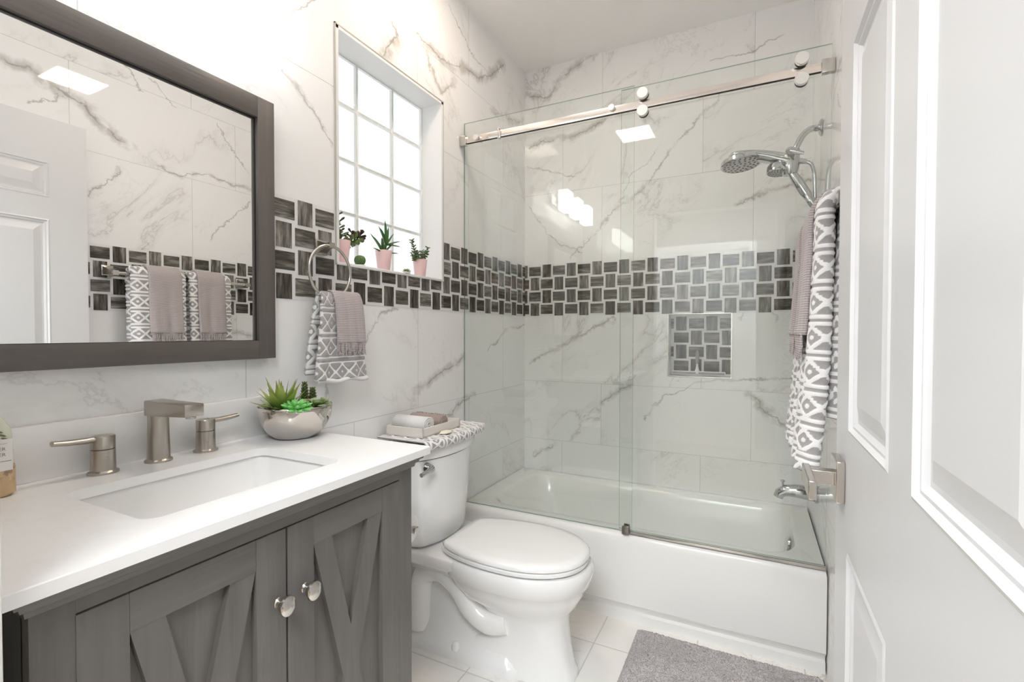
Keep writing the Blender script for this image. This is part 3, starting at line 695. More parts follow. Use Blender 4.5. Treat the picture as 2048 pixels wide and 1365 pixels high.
b = MB(); b.box((.795, YS-.022, ZR+.001), (.822, YS-.006, ZR+.033), .001); b.box((.797, YS+.005, ZR+.001), (.822, YS+.011, ZR+.036), .001); b.cyl((.808, YS-.022, ZR+.018), (.808, YS-.0235, ZR+.018), .004, seg=12); b.build('guide_block', simple('dark_steel', (.24, .22, .2), .3, 1), gt, 25)

# ------------------------------------------------------------------ toilet
TC = -1.135
to = thing('toilet', 'white two-piece toilet with closed lid between vanity and bathtub', 'toilet', (.35, TC, 0))
def egg(z, x0, x1, w, sq=2.2, n=48, xm=.50, back=0.):
    pts = []; c = x0+(x1-x0)*xm; z *= 1.03
    for k in range(n):
        a = 2*pi*k/n; ca, sa = math.cos(a), math.sin(a)
        ex = (x1-c) if ca > 0 else (c-x0+back)
        p = 2/sq if ca > 0 else 2/(3.2 if back == 0 else 2.2)
        pts.append((max(x0, c+math.copysign(abs(ca)**p, ca)*ex), TC+math.copysign(abs(sa)**p, sa)*w, z))
    return pts
b = MB()
b.rings([egg(0, .15, .735, .105, 2.6), egg(.02, .152, .733, .104, 2.6), egg(.04, .175, .722, .096, 2.6), egg(.10, .36, .708, .090, 2.6), egg(.19, .40, .700, .098, 2.5), egg(.225, .36, .715, .120), egg(.255, .30, .738, .150), egg(.29, .27, .757, .170), egg(.317, .255, .768, .179), egg(.325, .25, .778, .188), egg(.36, .235, .787, .193), egg(.378, .235, .786, .192), egg(.387, .24, .780, .186)], (True, True))
b.build('bowl', 'porcelain', to, 50)
# rear deck, foot and trapway
b = MB()
def rrz(x0, x1, hw, r, z): return [(x, y, z*1.03) for x, y in rrect((x0+x1)/2, TC, (x1-x0)/2, hw, r, 6)]
b.rings([rrz(.06, .34, .12, .03, .30), rrz(.035, .34, .155, .04, .335), rrz(.02, .36, .175, .04, .352), rrz(.02, .36, .175, .04, .380), rrz(.026, .36, .169, .04, .386)])
b.build('rear_deck', 'porcelain', to, 50)
b = MB()
b.rings([rrz(.06, .56, .120, .05, 0), rrz(.06, .56, .120, .05, .026), rrz(.065, .55, .112, .05, .034), rrz(.075, .50, .070, .04, .10), rrz(.08, .46, .055, .04, .32)])
for s_ in (-1, 1):
    yy = TC+s_*.072
    b.tube(bez([(.50, yy, .175), (.43, yy+s_*.012, .165), (.36, yy+s_*.016, .20), (.30, yy+s_*.016, .27), (.22, yy+s_*.012, .305), (.14, yy+s_*.008, .27), (.12, yy+s_*.006, .17), (.115, yy, .06)], 8), .043, 20)
b.build('pedestal', 'porcelain', to, 60)
for s_ in (-1, 1):
    b = MB(); b.lathe([(.019, 0), (.018, .012), (.013, .021), (.006, .026), (.001, .027)], (.30, TC+s_*.099, .033), 24); b.build('bolt_cap', 'porcelain', to, 60)
# tank
def tk(z, x0, xf, hw, bow, n=24):
    pts = [(x0, TC+hw*.97, z)]
    pts = []
    for k in range(n+1):
        s_ = -1+2*k/n; e_ = 1-abs(s_)**6*.0
        pts.append((xf - bow*abs(s_)**2.4 - (.03 if abs(s_) > .999 else 0), TC+hw*s_, z))
    pts += [(x0, TC+hw*.96, z), (x0, TC-hw*.96, z)]
    return pts
b = MB()
b.rings([tk(.402, .045, .205, .155, .05), tk(.408, .03, .215, .164, .05), tk(.425, .025, .222, .170, .052), tk(.57, .02, .232, .183, .055), tk(.737, .018, .240, .193, .058)])
b.build('tank', 'porcelain', to, 40)
b = MB()
b.rings([tk(.737, .014, .236, .194, .055), tk(.744, .012, .249, .204, .06), tk(.763, .012, .254, .208, .06), tk(.776, .012, .254, .208, .06), tk(.782, .014, .250, .204, .06)])
b.build('tank_lid', 'porcelain', to, 40)
b = MB(); lc = (.208, -1.292, .712); b.lathe([(.020, .0), (.020, .006), (.016, .012), (.014, .024)], lc, 24, 'x'); b.tube([(lc[0]+.024, lc[1], lc[2]), (lc[0]+.030, lc[1]-.03, lc[2]-.002), (lc[0]+.030, lc[1]-.07, lc[2]-.006)], [.013, .009, .008], 12)
b.build('flush_lever', 'chrome', to, 50)
b = MB(); b.rings([egg(.392, .255, .764, .183, 2.2, back=.07), egg(.394, .25, .770, .188, 2.2, back=.07), egg(.404, .25, .771, .188, 2.2, back=.07), egg(.407, .255, .767, .184, 2.2, back=.07)]); b.build('seat', 'porcelain', to, 40)
b = MB(); b.rings([egg(.410, .262, .764, .183, 2.2), egg(.412, .255, .772, .189, 2.2, back=.07), egg(.421, .255, .772, .189, 2.2, back=.07), egg(.428, .262, .766, .182, 2.2, back=.07), egg(.432, .29, .74, .155, 2.2, back=.07), egg(.4335, .36, .66, .09, 2.2, back=.07)]); b.build('lid', 'porcelain', to, 50)
for s_ in (-1, 1):
    b = MB(); b.box((.245, TC+s_*.085-.018, .386), (.285, TC+s_*.085+.018, .416), .006); b.build('hinge', 'porcelain', to, 30)
# paper holder on the side of the vanity
tp = thing('toilet_paper_holder', 'brushed nickel toilet paper holder on the side of the vanity facing the toilet', 'paper holder', (.36, vy1, .655))
b = MB(); b.cyl((.36, vy1, .655), (.36, vy1+.008, .655), .022); b.tube([(.36, vy1+.006, .655), (.36, vy1+.098, .655)], .008, 14); b.build('post', 'nickel_d', tp)
b = MB(); b.tube([(.30, vy1+.100, .655), (.424, vy1+.100, .655)], .008, 14); b.lathe([(.008, 0), (.0105, .002), (.0105, .016), (.008, .018)], (.424, vy1+.100, .655), 20, 'x'); b.build('roll_bar', 'nickel_d', tp)
b = MB(); b.tube([(.31, vy1+.100, .652), (.413, vy1+.100, .652)], .042, 40)
tag(b.build('toilet_paper_roll', simple('paper_white', (.86, .86, .85), .9), None, 50), 'white toilet paper roll on the holder beside the vanity', 'toilet paper')

# ------------------------------------------------------------------ towels
def lattice(u, v):
    """raised white lattice between double bars; u across, v along, metres -> 0..1"""
    P_, Q_ = .078, .056
    vv = v % P_
    def ln(d, w): return max(0., 1-(d/w)**2) if d < w else 0.
    h = max(ln(abs(vv-.006), .0062), ln(abs(vv-.022), .0058))
    if vv > .024:
        t_ = (vv-.028)/(P_-.028); a = (u/Q_) % 1.0
        d1 = abs(((a-t_+.5) % 1)-.5)*Q_; d2 = abs(((a+t_+.5) % 1)-.5)*Q_
        h = max(h, ln(min(d1, d2)*.72, .0068))
        c = abs(((a+.5) % 1)-.5)*Q_; h = max(h, ln(math.hypot(c, (t_-.5)*(P_-.028)), .008))
    return h
def towel(name, path, ycen, width, mat, wav=.006, pat=False, thick=.006, seed=0, parent=None, dn=.005, flare=0, fold=3.0, axis='y', pinch=None):
    """sheet hung along path (x,z points, back to front over the bar), width across y"""
    P = [Vector((p[0], 0, p[1])) for p in path]; pts = bez(P, 10)
    L_ = [0]
    for a, c in zip(pts, pts[1:]): L_.append(L_[-1]+(c-a).length)
    tot = L_[-1]; nv = max(12, int(tot/dn)); nu = max(8, int(width/dn))
    rows = []
    for j in range(nv+1):
        s_ = tot*j/nv; k = 0
        while k < len(L_)-2 and L_[k+1] < s_: k += 1
        f = (s_-L_[k])/max(L_[k+1]-L_[k], 1e-9); p = pts[k].lerp(pts[k+1], f); tn = (pts[k+1]-pts[k]).normalized()
        rows.append((p, Vector((tn.z, 0, -tn.x)), s_))
    zt = max(p.z for p in pts); b = MB(); pile = []; vs = []
    for p, nr, s_ in rows:
        for i in range(nu+1):
            u = i/nu; fall = min(1, max(0, (zt-p.z)/.35))
            w_ = width*(1+flare*fall)
            if pinch: w_ *= pinch+(1-pinch)*min(1, fall*1.2)
            yy = ycen+(u-.5)*w_
            wv = wav*fall*(math.sin(u*fold*2*pi+seed)+.5*math.sin(u*fold*4.3*pi+seed*2+p.z*3))
            h = lattice(u*width, s_) if pat else 0
            q = p - nr*0 + Vector((wv, 0, 0)) + nr*(h*.0035)
            vs.append((q.x, yy, q.z)); pile.append(h)
    if thick >= .02:
        vs = []; pile = []; r_ = thick/2; ns = 7
        for p, nr, s_ in rows:
            fall = min(1, max(0, (zt-p.z)/.35)); w_ = width*(1+flare*fall); hw = w_/2-r_
            loop = [(-hw+2*hw*i/nu, r_, 0, 1, -hw+2*hw*i/nu) for i in range(nu+1)]
            loop += [(hw+r_*math.sin(pi*i/ns), r_*math.cos(pi*i/ns), math.sin(pi*i/ns), math.cos(pi*i/ns), hw+pi*r_*i/ns) for i in range(1, ns)]
            loop += [(hw-2*hw*i/nu, -r_, 0, -1, hw+pi*r_+2*hw*i/nu) for i in range(nu+1)]
            loop += [(-hw-r_*math.sin(pi*i/ns), -r_*math.cos(pi*i/ns), -math.sin(pi*i/ns), -math.cos(pi*i/ns), -hw-pi*r_*(1-i/ns)) for i in range(1, ns)]
            for y_, o_, ny, no, per in loop:
                u = y_/w_+.5
                wv = wav*fall*(math.sin(u*fold*2*pi+seed)+.5*math.sin(u*fold*4.3*pi+seed*2+p.z*3))
                h = lattice(per+1, s_) if pat else 0
                q = p+Vector((wv, 0, 0))+nr*(o_+no*h*.0035)
                vs.append((q.x, ycen+y_+ny*h*.0035, q.z)); pile.append(h)
        n_ = len(loop); b.add(vs, [(j*n_+i, j*n_+(i+1) % n_, (j+1)*n_+(i+1) % n_, (j+1)*n_+i) for j in range(nv) for i in range(n_)] + [tuple(range(n_)), tuple(nv*n_+i for i in range(n_))])
        b.at['pile'] = pile
        return b.build(name, mat, parent, 180)
    n_ = nu+1; fs = [(j*n_+i, j*n_+i+1, (j+1)*n_+i+1, (j+1)*n_+i) for j in range(nv) for i in range(nu)]
    b.add(vs, fs); b.at['pile'] = pile
    o = b.build(name, mat, parent, 180); solid(o, thick, 0); return o
def fringe(y0, y1, x, z, ln, par, n=26, seed=1, ax='y', mat='towel_grey', xs=None):
    rg = random.Random(seed); b = MB()
    for i in range(n):
        yy = y0+(y1-y0)*(i+.5)/n; k = rg.uniform(-.006, .006)
        xx = xs(yy) if xs else x
        b.tube([(xx, yy, z+.006), (xx+rg.uniform(-.002, .002), yy+k*.5, z-ln*.5), (xx+rg.uniform(-.004, .003), yy+k*1.6, z-ln*rg.uniform(.85, 1.1))], [.0026, .0024, .0012], 5)
    return b.build('fringe', mat, par, 60)

# towel ring by the window
tr = thing('towel_ring', 'brushed nickel towel ring on the mosaic band between mirror and window', 'towel ring', (0, -1.60, 1.49))
RY, RZ, RX, RR = -1.598, 1.404, .058, .084
b = MB(); b.box((.003, RY+.006-.024, 1.487-.024), (.013, RY+.006+.024, 1.487+.024), .001); b.build('mount_plate', 'nickel_d', tr, 25)
b = MB(); b.rings([[(.012, RY+.006+a*.020, 1.487+c*.020) for a, c in ((-1, -1), (1, -1), (1, 1), (-1, 1))], [(.045, RY+.002+a*.011, 1.488+c*.008) for a, c in ((-1, -1), (1, -1), (1, 1), (-1, 1))], [(.066, RY+.001+a*.011, 1.489+c*.008) for a, c in ((-1, -1), (1, -1), (1, 1), (-1, 1))]])
b.build('mount_arm', 'nickel_d', tr, 25)
b = MB(); b.tube([(RX, RY+RR*math.sin(2*pi*k/48), RZ+RR*math.cos(2*pi*k/48)) for k in range(48)], .0048, 12, loop=True); b.build('ring', 'nickel_d', tr, 60)
zt = RZ-RR+.006
pt = towel('hand_towel', [(.036, 1.08), (.037, 1.2), (.044, 1.30), (.054, zt+.006), (RX, zt+.009), (.068, zt+.003), (.078, 1.30), (.084, 1.2), (.086, 1.06)], -1.578, .225, 'pattern', .007, True, .012, 1.3, dn=.004, pinch=.60, fold=1.5)
tag(pt, 'grey and white lattice hand towel hanging in the towel ring', 'towel')
b = MB(); b.tube([(.087, -1.682+.215*k/12, 1.056+.004*math.sin(k)) for k in range(13)], .008, 10); b.build('white_hem', 'towel_white', pt, 60)
gtw = towel('fingertip_towel', [(.046, 1.25), (.052, 1.32), (.054, zt+.012), (RX, zt+.017), (.075, zt+.010), (.089, 1.30), (.0975, 1.22), (.100, 1.175)], -1.548, .128, 'towel_grey', .003, False, .006, .4, dn=.006, pinch=.92)
tag(gtw, 'small mauve-grey fringed towel layered over the patterned one in the towel ring', 'towel')
fringe(-1.610, -1.486, .100, 1.173, .038, gtw, 28, 3)

# towel bar on the right wall
BX, BZ = 1.442, 1.488
tbar = thing('towel_bar', 'brushed nickel towel bar with square posts on the right wall behind the door', 'towel bar', (RW, -1.2, BZ))
b = MB(); b.tube([(BX, -1.545, BZ), (BX, -.85, BZ)], .0085, 16); b.build('bar', 'nickel_d', tbar)
for yy in (-1.53, -.868):
    b = MB(); b.box((RW-.014, yy-.024, BZ-.01), (RW-.003, yy+.024, BZ+.038), .001)
    b.rings([[(RW-.013, yy+a*.020, BZ+.014+c*.020) for a, c in ((-1, -1), (1, -1), (1, 1), (-1, 1))], [(BX+.012, yy+a*.012, BZ+c*.011) for a, c in ((-1, -1), (1, -1), (1, 1), (-1, 1))], [(BX-.012, yy+a*.012, BZ+c*.011) for a, c in ((-1, -1), (1, -1), (1, 1), (-1, 1))]])
    b.build('bar_post', 'nickel_d', tbar, 25)
sets = [(-1.352, .245, 'nearer the door', -1.335, .150, 2.1), (-1.098, .222, 'nearer the bathtub', -1.105, .145, 4.0)]
for yc, w, wh, gy, gw, sd_ in sets:
    t1 = towel('bath_towel', [(1.447, 1.02), (1.449, 1.2), (1.458, 1.40), (1.464, BZ+.004), (BX, BZ+.025), (1.420, BZ+.004), (1.418, 1.40), (1.411, 1.2), (1.403, 1.05), (1.389, .895)], yc, w, 'pattern', .006, True, .030, sd_, dn=.0045, fold=2.0)
    tag(t1, 'grey and white lattice bath towel on the towel bar, the one '+wh, 'towel', None)
    t2 = towel('fringed_towel', [(1.478, 1.22), (1.482, 1.40), (1.486, BZ+.012), (BX, BZ+.049), (1.398, BZ+.012), (1.392, 1.40), (1.385, 1.28), (1.379, 1.205)], gy, gw, 'towel_grey', .004, False, .010, sd_, dn=.006, fold=1.5)
    tag(t2, 'mauve-grey fringed hand towel over the patterned bath towel '+wh, 'towel', None)
    fringe(gy-gw/2+.003, gy+gw/2-.003, 1.378, 1.203, .052, t2, 34, int(sd_))

# folded towel on the tank, tray, rolls, soap
b = MB(); pile = []; vs = []; nu, nv = 60, 100
tx0, tx1, ty0, ty1 = .022, .272, -1.345, -.925
prof = []
for i in range(nu+1):
    u = i/nu
    # closed folded profile in x,z: bottom back -> front roll -> top back
    if u < .42: prof.append((tx0+(tx1-.014-tx0)*u/.42, .7865))
    elif u < .58: a = -pi/2+pi*(u-.42)/.16; prof.append((tx1-.014+.013*math.cos(a), .8015+.0135*math.sin(a)))
    else: prof.append((tx1-.014-(tx1-.014-tx0)*(u-.58)/.42, .8155))
for j in range(nv+1):
    yy = ty0+(ty1-ty0)*j/nv
    for i in range(nu+1):
        x, z = prof[i]; h = lattice(i/nu*.5, (yy-ty0)); bow = -.03*abs((yy-TC)/.22)**2.4
        fr_ = (x-tx0)/(tx1-tx0)
        nz = 1 if i > nu*.58 else (-.0 if i < nu*.42 else (z-.8015)/.0135); nx = 0 if i > nu*.58 or i < nu*.42 else .8
        vs.append((x+bow*fr_+nx*h*.003, yy, z+nz*h*.003)); pile.append(h)
n_ = nu+1; b.add(vs, [(j*n_+i, j*n_+i+1, (j+1)*n_+i+1, (j+1)*n_+i) for j in range(nv) for i in range(nu)])
b.at['pile'] = pile
tt = b.build('folded_towel', 'pattern', None, 180); solid(tt, .004, 0)
tag(tt, 'folded grey and white lattice towel laid on the toilet tank lid', 'towel')
TZ = .8205
tray = thing('tray', 'small cream rectangular tray of rolled cloths on the toilet tank', 'tray', (.11, -1.175, TZ))
b = MB(); a0, a1, c0, c1, e = .026, .198, -1.300, -1.050, .006; cream = simple('cream_wood', (.78, .74, .69), .5)
b.box((a0, c0, TZ), (a1, c1, TZ+.005)); b.box((a0, c0, TZ), (a0+e, c1, TZ+.034), .001); b.box((a1-e, c0, TZ), (a1, c1, TZ+.034), .001); b.box((a0, c0, TZ), (a1, c0+e, TZ+.034), .001); b.box((a0, c1-e, TZ), (a1, c1, TZ+.034), .001)
b.build('tray_body', cream, tray, 20)
def roll(name, mat, c, r, L_, ang, label, frn=0):
    b = MB(); R = Matrix.Rotation(ang, 3, 'Z'); pts2 = []
    turns, n_ = 3.2, 90
    sec = []
    for i in range(n_+1):
        a = i/n_*turns*2*pi; rr_ = r*(.22+.78*(i/n_)); sec.append((math.cos(a-turns*2*pi-1.2)*rr_*1.05, math.sin(a-turns*2*pi-1.2)*rr_*.92))
    A = [R @ Vector((-L_/2, p[0], p[1]))+Vector(c) for p in sec]; Bq = [R @ Vector((L_/2, p[0], p[1]))+Vector(c) for p in sec]
    b.rings([A, Bq], (False, False), 0, False)
    o = b.build(name, mat, None, 60); solid(o, .0075, -1); tag(o, label, 'rolled cloth')
    if frn:
        b = MB(); rg = random.Random(5)
        for i in range(16):
            y_ = -L_/2+L_*i/15; p0 = R @ Vector((y_, r*.75, r*.72)); p1 = R @ Vector((y_+rg.uniform(-.004, .004), r*1.15, r*.55+rg.uniform(-.006, .006)))
            b.tube([p0+Vector(c), p1+Vector(c)], [.002, .001], 5)
        b.build('fringe', mat, o, 60)
    return o
roll('rolled_washcloth', 'towel_white', (.112, -1.245, TZ+.041), .036, .150, .0, 'white rolled washcloth lying in the tray on the toilet tank')
roll('rolled_hand_towel', 'towel_brown', (.112, -1.150, TZ+.037), .032, .150, .0, 'taupe fringed rolled towel in the tray beside the white roll', 1)
b = MB(); b.lathe([(.001, 0), (.6, .06), (1, .45), (.85, .78), (.45, .96), (.001, 1)], (0, 0, 0), 24)
sp = b.build('soap_bar', simple('cream_soap', (.85, .80, .68), .4), None, 60); sp.scale = (.019, .030, .014); sp.location = (.224, -1.190, .8195)
tag(sp, 'oval cream soap bar on the folded towel in front of the tray', 'soap')

# ------------------------------------------------------------------ bath mat
b = MB(); nx, ny = 190, 130; mx0, mx1, my0, my1 = .868, 1.505, -1.215, -.768
rg = random.Random(4)
vs = []
for j in range(ny+1):
    for i in range(nx+1):
        u, v = i/nx, j/ny; e_ = min(u, 1-u, v*.7, (1-v)*.7)*40; e_ = min(1, e_)
        p = Vector((mx0+(mx1-mx0)*u, my0+(my1-my0)*v, 0))
        cl_ = mnoise.noise(p*9)*.5+.5
        vs.append((p.x+rg.uniform(-.0018, .0018), p.y+rg.uniform(-.0018, .0018), .004+e_*(.008+.004*cl_+rg.uniform(0, .008))))
b.add(vs, [(j*(nx+1)+i, j*(nx+1)+i+1, (j+1)*(nx+1)+i+1, (j+1)*(nx+1)+i) for j in range(ny) for i in range(nx)])
t = NT('grey_chenille'); o = t.obj(); n = t.noise(o, 9, 3).outputs[0]; n2 = t.noise(o, 420, 2).outputs[0]
c = t.mix(t.ss(n, .35, .65), (.60, .575, .58), (.76, .72, .725)); c = t.mix(t.ss(n2, .4, .6), tuple([.40, .38, .385]), c)
t.bsdf(c, .95, 0, n2, .003, Specular_IOR_Level=.1); M['mat'] = t.m
mat_o = thing('bath_mat', 'grey chenille bath mat on the floor in front of the bathtub', 'bath mat', (1.19, -1, 0))
b.build('pile', 'mat', mat_o, 180)
b = MB(); b.box((mx0, my0, .0005), (mx1, my1, .006), .002); b.build('backing', simple('mat_backing', (.4, .38, .38), .9), mat_o, 20)

# ------------------------------------------------------------------ plants
def leaf_mat(name, c0, c1, tip=None, z0=0, z1=1, rough=.4):
    t = NT(name); a = t.n('ShaderNodeAttribute'); a.attribute_name = 'along'
    n = t.noise(t.obj(), 60, 3).outputs[0]
    c = t.mix(t.ss(a.outputs['Fac'], 0., .75), c0, c1)
    if tip: c = t.mix(t.ss(a.outputs['Fac'], .72, 1.), c, tip)
    c = t.mix(t.math('MULTIPLY', n, .3), c, tuple(Vector(c0)*.6))
    t.bsdf(c, rough, Subsurface_Weight=.0); return t.m
M['agave'] = leaf_mat('yellow_green_leaf', (.07, .17, .03), (.36, .44, .10), (.22, .17, .07))
M['bright'] = leaf_mat('bright_green_leaf', (.03, .26, .04), (.16, .56, .12), (.30, .62, .22))
M['sage'] = leaf_mat('sage_green_leaf', (.10, .17, .05), (.25, .33, .13), (.42, .50, .30))
M['deep'] = leaf_mat('deep_green_leaf', (.04, .09, .03), (.10, .17, .06), (.22, .13, .06))
M['aloe'] = leaf_mat('aloe_green_leaf', (.07, .20, .04), (.05, .17, .05), (.05, .09, .03))
M['jade'] = leaf_mat('jade_leaf', (.13, .24, .06), (.17, .27, .09), (.13, .07, .03))
M['jade_d'] = leaf_mat('jade_dark_leaf', (.06, .05, .03), (.09, .045, .025), (.05, .02, .015))
M['jade_s'] = leaf_mat('small_jade_leaf', (.13, .19, .07), (.15, .22, .10), (.05, .06, .04))
M['stem'] = simple('brown_stem', (.13, .085, .05), .7)
M['pink'] = simple('pink_ceramic', (.83, .58, .59), .35)
M['whitepot'] = simple('white_ceramic', (.85, .85, .85), .3)
M['cactus'] = leaf_mat('cactus_green', (.05, .12, .03), (.10, .20, .05))
M['soil'] = simple('dark_soil', (.03, .02, .015), .9)
class Leafy(MB):
    def __init__(s): super().__init__(); s.al = []
    def leaf(s, base, dir_, upv, L_, w, th, curl=.0, shape=None, n=7, seg=6, mi=0):
        base = Vector(base); d = Vector(dir_).normalized(); u = Vector(upv); u = (u-d*u.dot(d)).normalized() if (u-d*u.dot(d)).length > 1e-4 else d.orthogonal().normalized(); w_ = d.cross(u)
        shape = shape or (lambda t_: math.sin(pi*min(1, t_*.85+.12))**.7 if t_ < 1 else 0)
        rings = []
        for k in range(n+1):
            t_ = k/n; c = base+d*L_*t_+u*curl*L_*t_*t_; r = max(shape(t_), .03)
            rings.append([c+w_*(w*.5*r*math.cos(2*pi*i/seg))+u*(th*.5*r*math.sin(2*pi*i/seg)) for i in range(seg)])
            s.al += [t_]*seg
        s.rings(rings, (True, True), mi)
    def fin(s, name, mat, par):
        s.at['along'] = s.al+[0]*(len(s.v)-len(s.al)); return s.build(name, mat, par, 60)
taper = lambda t_: (1-t_)**.62*(.72+.6*t_)
spear = lambda t_: max(0.02, (1-t_**1.6))*(.62+.55*math.sin(pi*min(t_*1.1, 1)))
spoon = lambda t_: .25+.75*math.sin(pi*min(1., t_**1.5*.62+.02)) if t_ < .9 else .72*(1-(t_-.9)*6)
pad = lambda t_: math.sqrt(max(0, 1-(2*t_-1)**2))*.98+.05
def rosette(name, c, mat, par, rows, R, w, th, shape, seed, upc=.0):
    rg = random.Random(seed); lf = Leafy(); c = Vector(c)
    for n_, el, L_ in rows:
        a0 = rg.random()*6
        for k in range(n_):
            a = a0+2*pi*k/n_+rg.uniform(-.12, .12); e_ = el+rg.uniform(-.06, .06)
            d = Vector((math.cos(a)*math.cos(e_), math.sin(a)*math.cos(e_), math.sin(e_)))
            lf.leaf(c+Vector((math.cos(a), math.sin(a), 0))*.004, d, (0, 0, 1), R*L_*rg.uniform(.9, 1.08), w, th, upc, shape)
    return lf.fin(name, mat, par)
# silver bowl of succulents on the counter
PB = Vector((.123, -1.786, CZ))
bw = thing('succulent_bowl', 'hammered silver bowl of mixed green succulents on the countertop beside the towel ring', 'planter', PB)
def hammered(prof, seg=48, sx=1, sy=1):
    b = MB(); rings = []
    for r, h, amp in prof:
        ring = []
        for k in range(seg):
            a = 2*pi*k/seg; p = Vector((math.cos(a), math.sin(a), h*9))
            q = r+amp*mnoise.noise(p*1.9+Vector((3, 1, 7)))
            ring.append((PB.x+q*math.cos(a)*sx, PB.y+q*math.sin(a)*sy, PB.z+h))
        rings.append(ring)
    b.rings(rings, (True, True)); return b
a_ = .0035
b = hammered([(.001, .001, 0), (.050, .0005, 0), (.058, .003, .001), (.072, .018, a_), (.084, .038, a_), (.0915, .058, a_), (.0945, .078, a_*.6), (.095, .0885, .0008), (.094, .0896, .0003), (.093, .088, .0003), (.091, .075, 0), (.089, .070, 0), (.002, .069, 0)], sy=1.05)
b.build('bowl', 'silver', bw, 60)
b = MB(); b.cyl(PB+Vector((0, 0, .066)), PB+Vector((0, 0, .074)), .088); b.build('soil', 'soil', bw)
Z6 = .078
rosette('succulent', PB+Vector((.000, -.046, Z6)), 'agave', bw, [(8, .35, .85), (7, .80, 1.0), (6, 1.12, 1.05), (3, 1.35, .95)], .092, .031, .005, spear, 1)
rosette('succulent', PB+Vector((.060, -.046, Z6+.006)), 'bright', bw, [(9, .10, 1.0), (9, .50, .95), (7, .90, .85), (4, 1.25, .75)], .040, .016, .010, pad, 2)
rosette('succulent', PB+Vector((.058, .020, Z6+.006)), 'sage', bw, [(7, .2, 1.0), (6, .6, .9), (4, 1.0, .7)], .042, .027, .005, spoon, 3)
for (dx, dy, hh, sd_) in ((.010, .022, .072, 4), (.014, .046, .054, 6)):
    rg = random.Random(sd_); lf = Leafy(); c0_ = PB+Vector((dx, dy, Z6-.004))
    for k in range(int(hh/.0045)):
        z = .006+k*.0045; s_ = 1-.5*z/hh
        for i in range(4):
            a = k*.8+i*pi/2; lf.leaf(c0_+Vector((0, 0, z)), (math.cos(a), math.sin(a), .45), (0, 0, 1), .020*s_, .012*s_, .005, .2, pad, 5)
    lf.fin('succulent', 'deep', bw)
rosette('succulent', PB+Vector((.010, .072, Z6+.004)), 'deep', bw, [(6, .3, 1.), (5, .8, .9)], .030, .014, .005, taper, 9)
rosette('succulent', PB+Vector((.026, -.070, Z6)), 'deep', bw, [(8, .15, 1.), (6, .5, .8)], .034, .011, .003, taper, 10)
rosette('succulent', PB+Vector((-.02, .012, Z6)), 'sage', bw, [(8, .5, 1.), (6, .9, .9)], .045, .015, .005, taper, 11)
rosette('succulent', PB+Vector((-.045, .03, Z6)), 'deep', bw, [(8, .4, 1.), (6, .9, .9)], .035, .013, .005, taper, 13)

# three pink pots and two tiny succulents on the window sill
SZ = WZ0+.0103
def pot(name, y, x, r0, r1, h, label, cat='potted plant', mat='pink', grp=None):
    t_ = thing(name, label, cat, (x, y, SZ), grp)
    b = MB(); b.lathe([(r0*.9, .0), (r0, .001), (r1, h-.001), (r1*.985, h), (r1*.93, h-.001), (r1*.9, h-.008), (.001, h-.010)], (x, y, SZ), 32); b.build('pot', mat, t_, 40)
    return t_
def sprig(lf, pts, n_, L_, w, th, seed, sh=pad, r=.0016, stem=None, dark_from=.6, lf2=None, droop=.2):
    rg = random.Random(seed); P = bez(pts, 8); stem.tube(P, [r*1.4-r*.9*i/len(P) for i in range(len(P))], 6)
    for k in range(n_):
        t_ = (k+.6)/n_; p = P[min(len(P)-1, int(t_*(len(P)-1)))]; q = P[min(len(P)-1, int(t_*(len(P)-1))+1)]; d = (q-p).normalized() if (q-p).length > 1e-6 else Vector((0, 0, 1))
        o1 = d.orthogonal().normalized(); o2 = d.cross(o1)
        for s_ in (0, 1):
            a = k*1.57+s_*pi+rg.uniform(-.3, .3); dr = o1*math.cos(a)+o2*math.sin(a)+d*rg.uniform(.25, .7)
            tgt = lf2 if (lf2 is not None and t_ > dark_from) else lf
            tgt.leaf(p, dr, d, L_*1.3*rg.uniform(.8, 1.15)*(1-.3*t_), w*1.5*(1-.25*t_), th*1.5, 0, sh, 6)
# jade, partly behind the reveal
PX = -.036
t1 = pot('potted_jade', -1.464, PX, .025, .034, .083, 'pink pot with a red-tipped jade plant at the window sill end near the mirror')
lg, ld, st = Leafy(), Leafy(), MB(); zt = SZ+.074
sprig(lg, [(PX, -1.468, zt), (PX+.004, -1.474, zt+.035), (PX+.002, -1.478, zt+.075), (PX+.002, -1.484, zt+.115)], 10, .026, .013, .005, 1, spoon, .002, st, .62, ld)
sprig(lg, [(PX+.006, -1.450, zt), (PX+.010, -1.430, zt+.012), (PX+.010, -1.424, zt+.032), (PX+.010, -1.418, zt+.045)], 7, .022, .012, .005, 2, spoon, .002, st, .6, ld)
sprig(lg, [(PX+.008, -1.432, zt+.006), (PX+.014, -1.412, zt+.016), (PX+.014, -1.392, zt+.030), (PX+.012, -1.378, zt+.046)], 8, .027, .014, .005, 3, spoon, .002, st, .5, ld)
sprig(lg, [(PX-.004, -1.462, zt), (PX-.006, -1.458, zt+.025), (PX-.006, -1.462, zt+.05)], 5, .022, .012, .005, 8, spoon, .002, st, .8, ld)
lg.fin('leaves', 'jade', t1); ld.fin('dark_leaves', 'jade_d', t1); st.build('stem', 'stem', t1)
